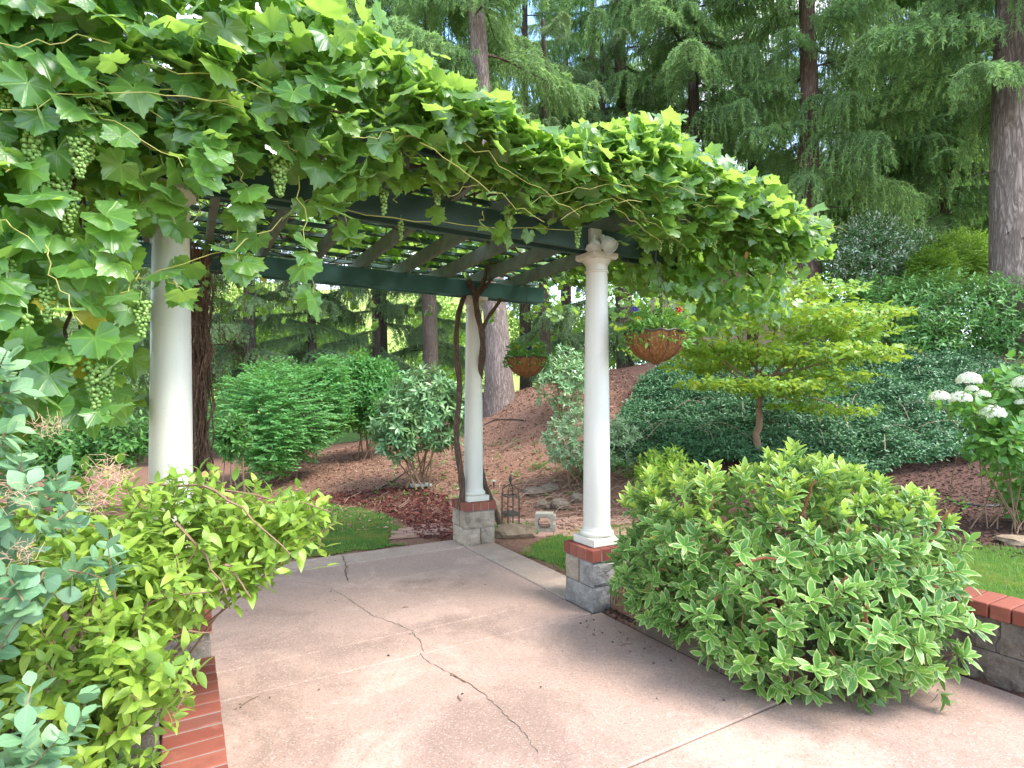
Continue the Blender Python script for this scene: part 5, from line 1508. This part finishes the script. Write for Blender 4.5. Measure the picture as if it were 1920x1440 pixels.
p, d, nn, sz = shoots(tips, ax, 7, .2, 1.0, 'flat', 1.2, .22, .15, (.06, .105))
emit(dg, T_DOG, M['dogwood'], p, d, nn, sz, 300)

# hydrangea with white heads
hq = onter(1890, 905, 5.0); hY2 = 5.7
hy = thing('hydrangea', 'hydrangea with round creamy white flower heads at right edge', 'hydrangea', gz(4.95, 5.75))
bl = [dome(1830, 1960, 690, 850, 5.6), dome(1860, 2020, 660, 800, 5.8), dome(1810, 1930, 780, 880, 5.5), dome(1760, 1850, 740, 775, 5.55), dome(1860, 2040, 800, 920, 5.7), dome(1870, 2060, 830, 985, 5.9)]
tips, ax = blob_tips(bl, 340, (.5, 1.05), True, .4, .3)
p, d, nn, sz = shoots(tips, ax, 6, .16, 1.1, 'pairs', .5, .2, .1, (.075, .125))
emit(hy, T_HYD, M['hydrangea'], p, d, nn, sz, 260)
stems(hy, tuple(hy.location), tips, ax, 16, M['twig'], .007, .003, .15, 60, .1)
fl_ = []
r = random.Random(4); g = Geo()
for k in range(150):
    u = norm(rng.normal(0, 1, 3)); u[2] = abs(u[2]) * 1.0 - .25
    c = norm(u) * np.array([1, 1, .78]) * rng.uniform(.88, 1.04)
    nz = norm(u); a = norm(np.cross(nz, [.3, .5, .8])); b2 = np.cross(nz, a)
    for j in range(4):
        an = j * PI / 2 + k; e = a * math.cos(an) + b2 * math.sin(an); f2 = -a * math.sin(an) + b2 * math.cos(an)
        w_ = .17
        g.add([c, c + e * w_ * .6 + f2 * w_ * .45 + nz * .03, c + e * w_ * 1.15 + nz * .0, c + e * w_ * .6 - f2 * w_ * .45 + nz * .03], [(0, 2, 1), (0, 3, 2)])
hm = g.mesh('flower_head', M['petal']); hm.uv_layers.new(name='UVMap')
for (px, py, R) in [(1817, 713, 19), (1762, 745, 16), (1800, 748, 18), (1860, 776, 21), (1842, 741, 12), (1822, 730, 10), (1922, 720, 20), (1915, 755, 10), (1930, 790, 14)]:
    Y = 5.45; o = put('flower_head', hm, hy, at(px, py, Y) - np.array(hy.location), rng.uniform(0, 6), R * Y / FPX)

# weeds along the bed
n = 260
wq = np.vstack([scatter_poly([(3.3, 7.2), (5.5, 6.6), (6.2, 7.4), (4, 8.2)], 120), scatter_poly([(-.2, 7.25), (.35, 7.3), (.3, 8.0), (-.3, 7.9)], 90), scatter_poly([(-2.4, 9), (1.5, 9), (1.5, 12), (-2.4, 12)], 130)])
p = np.column_stack([wq, terrain(wq[:, 0], wq[:, 1]) + .02])
p = np.repeat(p, 5, 0) + R3(len(p) * 5, .03) * [1, 1, .6]
n = len(p)
o = joined('weeds', T_DIA, M['fern'], p, frames(R3(n) + UP * .6, R3(n, .5) + UP), rng.uniform(.03, .07, n), rng.integers(0, 2, n)); tag(o, 'small green weeds sprouting from the mulch')

# ------------------------------------------------------------------ conifers and far trees
def branch_mesh(seed, L, droop, hang, mat, ntw=92, nn=62, bark='fir_bark', nl=.115):
    r = np.random.default_rng(seed)
    tt = np.linspace(0, 1, 12)
    limb = np.column_stack([.12 * np.sin(tt * 5 + seed), tt * L, -droop * L * tt ** 1.6 + .12 * L * np.maximum(tt - .7, 0)])
    g = Geo().tube(limb, np.linspace(.035, .006, 12), 5, cap=False)
    NV, NT, tips_ = [], [], []
    def needles(q, cnt, ln, wd):
        m = len(q); f = r.uniform(0, m - 1.001, cnt); i = f.astype(int); w = (f - i)[:, None]
        p = q[i] * (1 - w) + q[i + 1] * w; tg = norm(q[i + 1] - q[i])
        dd = norm(tg * .9 + r.normal(0, .48, (cnt, 3)))
        sd = norm(np.cross(dd, r.normal(0, 1, (cnt, 3)))) * wd
        e = p + dd * (ln * r.uniform(.6, 1.2, cnt))[:, None]
        base = sum(len(x) for x in NV)
        NV.append(np.stack([p - sd * .6, p + sd * .6, e + sd * .35, e - sd * .35], 1).reshape(-1, 3))
        k = np.arange(cnt)[:, None] * 4 + base
        NT.append(np.concatenate([k + [0, 1, 2], k + [0, 2, 3]], 0))
    for i in range(ntw):
        f = .12 + .88 * (i + r.uniform(0, 1)) / ntw
        p0 = np.array([np.interp(f, tt, limb[:, c]) for c in range(3)])
        sd = 1 if i % 2 else -1
        spread = (1 - f * .65) * L * .26 * r.uniform(.5, 1.1)
        h = hang * r.uniform(.3, 1.15) * (1 - .3 * f)
        e1 = p0 + np.array([sd * spread, spread * .65, -h * .12])
        e2 = e1 + np.array([sd * spread * .18 + r.normal(0, .04), .1 * L * .3, -h])
        q = np.vstack([p0 * (1 - a) ** 2 + 2 * e1 * a * (1 - a) + e2 * a * a for a in np.linspace(0, 1, 7)])
        g.tube(q, np.linspace(.008, .0025, 7), 3, cap=False)
        needles(q, nn, nl, .015)
        if r.uniform() < .55 and mat == 'needle':
            tips_.append(q[-3:])
    needles(limb[4:], 150, nl, .015)
    nV, nT = np.vstack(NV), np.vstack(NT)
    g.add(nV, nT, 1)
    if tips_:
        NV.clear(); NT.clear()
        for q in tips_: needles(q, 22, nl * 1.15, .02)
        g.add(np.vstack(NV), np.vstack(NT), 2)
    return g.mesh('branch', [M[bark], M[mat], M['needle_tip']])
BM = {'fir': [branch_mesh(s, 3.2, .16, .75, 'needle') for s in (1, 2, 3, 4)],
      'weep': [branch_mesh(s, 3.0, .3, 1.5, 'needle') for s in (5, 6, 7)],
      'cedar': [branch_mesh(s, 2.8, .16, .85, 'needle_blue', 96, 66, 'dark_bark') for s in (8, 9, 10)],
      'dark': [branch_mesh(s, 2.4, .18, .45, 'needle_dark', 80, 80, 'dark_bark') for s in (11, 12)]}
def conifer(px, Y, dia, H, z0, nb, kinds, bark, label, px_top=None, L=(1.0, .6), group='tall conifers behind the garden', name='fir_tree', dead=0):
    x = (px - CXP) * Y / FPX; b0 = np.array([x, Y, terr(x, Y)])
    th = thing(name, label, 'conifer', tuple(b0), group)
    lean = 0 if px_top is None else (px_top - px) * Y / FPX / ((748 - 80) * Y / FPX)
    zz = np.array([-.3, .05, .25, .6, 1.2, 2.2, 4, 6, 9, 12, H])
    rr = dia / 2 * np.interp(zz, [-.3, .25, .8, 2, H], [1.55, 1.3, 1.1, 1.0, .35])
    Geo().tube(np.column_stack([lean * zz + .03 * np.sin(zz * .9), 0 * zz, zz]), rr, 20).build('trunk', M[bark], th)
    nb = int(nb * 1.0)
    for i in range(nb):
        f = (i + rng.uniform(0, .8)) / nb
        z = z0 + (H - .4 - z0) * f
        k = rng.integers(len(kinds)); ms = BM[kinds[k]]
        o = bpy.data.objects.new('branch', ms[rng.integers(len(ms))])
        sc = (L[0] + (L[1] - L[0]) * f) * rng.uniform(.7, 1.15)
        o.scale = (sc, sc, sc)
        o.location = (lean * z, 0, z)
        o.rotation_euler = (rng.uniform(-.2, .12), rng.uniform(-.12, .12), i * 2.39996 + rng.uniform(-.4, .4))
        link(o, th)
    for i in range(dead):
        z = rng.uniform(2.5, z0 + 2); a = rng.uniform(PI, 2 * PI); l_ = rng.uniform(.5, 1.6)
        Geo().tube(curve((lean * z, 0, z), (lean * z + math.cos(a) * l_, math.sin(a) * l_, z - l_ * .2), .05, 6, .03), np.linspace(.025, .006, 6), 5).build('dead_branch', M['dark_bark'], th)
conifer(937, 14.0, .60, 17, 7.6, 22, ['fir'], 'pale_bark', 'leaning tree with pale pinkish bark standing behind the far column', 896, (.9, .7), name='cedar_tree')
conifer(1172, 20, .62, 20, 9.8, 26, ['fir', 'weep'], 'fir_bark', 'straight brown fir trunk rising above the right column', 1164, (.9, .7), dead=8)
conifer(1522, 17.5, .68, 19, 6.0, 46, ['weep', 'fir'], 'fir_bark', 'reddish fir trunk right of the vine end, hung with drooping branches', 1514, (1.0, .75), dead=5)
conifer(1892, 14.2, .86, 18, 6.6, 50, ['weep', 'fir'], 'grey_bark', 'massive grey fir trunk near the right edge above the hedge', 1895, (1.05, .8), dead=6)
conifer(1655, 22, .5, 19, 8.0, 44, ['weep', 'fir'], 'fir_bark', 'slim fir between the reddish trunk and the massive trunk', None, (1.1, .8), dead=6)
conifer(1062, 25, .55, 19, 9.0, 20, ['cedar', 'dark'], 'dark_bark', 'dark distant fir left of the straight brown trunk', None, (1.0, .7))
conifer(1300, 19, .5, 18, 8.0, 40, ['weep', 'fir'], 'dark_bark', 'weeping fir above the right end of the vine', None, (1.05, .8))
conifer(805, 16.5, .45, 17, 7.0, 44, ['weep', 'fir'], 'dark_bark', 'weeping fir above the dip in the vine', None, (1.15, .85))
conifer(985, 21, .45, 18, 9.5, 24, ['fir', 'weep'], 'dark_bark', 'fir with light green tips left of the blue sky gap', None, (1.0, .75))
conifer(1770, 21, .5, 18, 7.0, 44, ['weep', 'fir'], 'fir_bark', 'fir with hanging branches left of the massive trunk', None, (1.2, .9))
conifer(1410, 25, .5, 20, 8.5, 40, ['fir', 'cedar'], 'dark_bark', 'distant fir behind the end of the vine', None, (1.2, .9))
conifer(2060, 19, .6, 18, 6.0, 36, ['weep', 'fir'], 'fir_bark', 'fir just beyond the right edge of the view', None, (1.2, .9))
conifer(715, 20, .45, 18, 8.5, 34, ['weep', 'fir'], 'dark_bark', 'fir at the upper end of the rising vine edge', None, (1.1, .8))
conifer(1112, 23.5, .5, 19, 9.5, 26, ['weep', 'fir'], 'fir_bark', 'distant fir just left of the straight brown trunk', None, (1.05, .8))
conifer(1238, 27, .5, 20, 9.5, 34, ['weep', 'fir'], 'dark_bark', 'distant fir right of the straight brown trunk', None, (1.2, .9))
conifer(1618, 25, .25, 8.6, 1.5, 40, ['dark'], 'dark_bark', 'small dark young fir in the gap between two trunks', None, (.8, .15), name='young_fir')
for (px, Y, d_, lab) in [(468, 15.5, .34, 'dark cedar trunk above the left half of the bright shrub'), (585, 17, .28, 'slender cedar above the right half of the bright shrub'), (706, 18.5, .30, 'slender cedar above the rhododendron'), (215, 14, .3, 'cedar just left of the nearest column'), (60, 15, .4, 'cedar behind the hanging vine at the far left'), (1020, 18, .35, 'cedar behind the smaller hanging basket'), (800, 20, .3, 'cedar just left of the far column'), (340, 19, .3, 'cedar hidden behind the nearest column'), (-150, 17, .4, 'cedar beyond the left edge of the view'), (1130, 19, .3, 'cedar just behind the right column')]:
    conifer(px, Y, d_, 12, .9, 38 if px < 900 else 26, ['cedar'], 'dark_bark', lab, None, (.8, .6), 'dark cedars behind the shrubs', 'cedar_tree', 3)

def crown_mesh(seed):
    r = np.random.default_rng(seed); n = 9000
    nb = 13; C = r.normal(0, 1, (nb, 3)) * [.5, .5, .42]; Rb = r.uniform(.28, .5, nb)
    bi = r.integers(0, nb, n); u = norm(r.normal(0, 1, (n, 3)))
    p = C[bi] + u * (Rb[bi] * r.uniform(.55, 1.05, n))[:, None]
    Vt, T, UV = diamond_leaf(.6, .3, .2)
    Rm = frames(r.normal(0, 1, (n, 3)) + [0, 0, -.4], u + [0, 0, .6] + r.normal(0, .4, (n, 3)))
    W = np.einsum('nij,mj->nmi', Rm * r.uniform(.035, .065, n)[:, None, None], Vt) + p[:, None, :]
    return make_mesh('crown', W.reshape(-1, 3), (T[None] + (np.arange(n) * 5)[:, None, None]).reshape(-1, 3), M['crown_bright'], np.tile(UV, (n, 1)))
CM = [crown_mesh(s) for s in (1, 2, 3)]
far = [(1790, 30, 4.2, 9.0, 'sunlit yellow green tree glimpsed left of the massive fir trunk'), (1560, 34, 4.5, 9.5, 'bright tree far behind the reddish fir trunk'), (1420, 33, 3.5, 6.0, 'bright tree behind the tan house'), (1180, 32, 4, 5.5, 'sunlit tree behind the larger hanging basket'), (1040, 36, 5, 5.5, 'sunlit tree far behind the smaller hanging basket'), (830, 38, 5, 4.5, 'bright tree far behind the far column'), (640, 36, 5, 4.2, 'bright tree far behind the laurel'), (440, 34, 5, 4.0, 'bright tree far behind the bright shrub'), (230, 30, 4.5, 3.6, 'bright tree far behind the nearest column'), (40, 32, 5, 4, 'bright tree behind the hanging vine'), (-200, 30, 6, 5, 'bright tree beyond the left edge'), (1960, 33, 5, 9, 'bright tree at the far right behind the firs'), (1680, 40, 6, 8, 'pale green tree far behind the slim fir'), (1300, 40, 6, 6.5, 'bright tree far behind the weeping fir'), (1720, 31, 5.5, 13.5, 'tall yellow green tree glimpsed right of the slim fir'), (1590, 36, 6, 15, 'tall bright tree glimpsed right of the reddish fir trunk'), (1850, 34, 5, 15, 'tall bright tree glimpsed left of the massive trunk'), (1450, 42, 5.5, 14, 'tall pale tree glimpsed left of the reddish fir trunk'), (540, 32, 4, 5, 'bright tree glimpsed between the two nearest cedar trunks')]
for k, (px, Y, R, zc, lab) in enumerate(far):
    x = (px - CXP) * Y / FPX; th = thing('leafy_tree', lab, 'tree', (x, Y, terr(x, Y)), 'bright leafy trees beyond the conifers')
    o = put('crown', CM[k % 3], th, (0, 0, zc - terr(x, Y)), rng.uniform(0, 6), (R, R, R * .95))
    Geo().tube(np.array([(0, 0, -.3), (.1, 0, (zc - terr(x, Y)) * .5), (0, 0, zc - terr(x, Y))]), [.3, .22, .1], 8).build('trunk', M['dark_bark'], th)
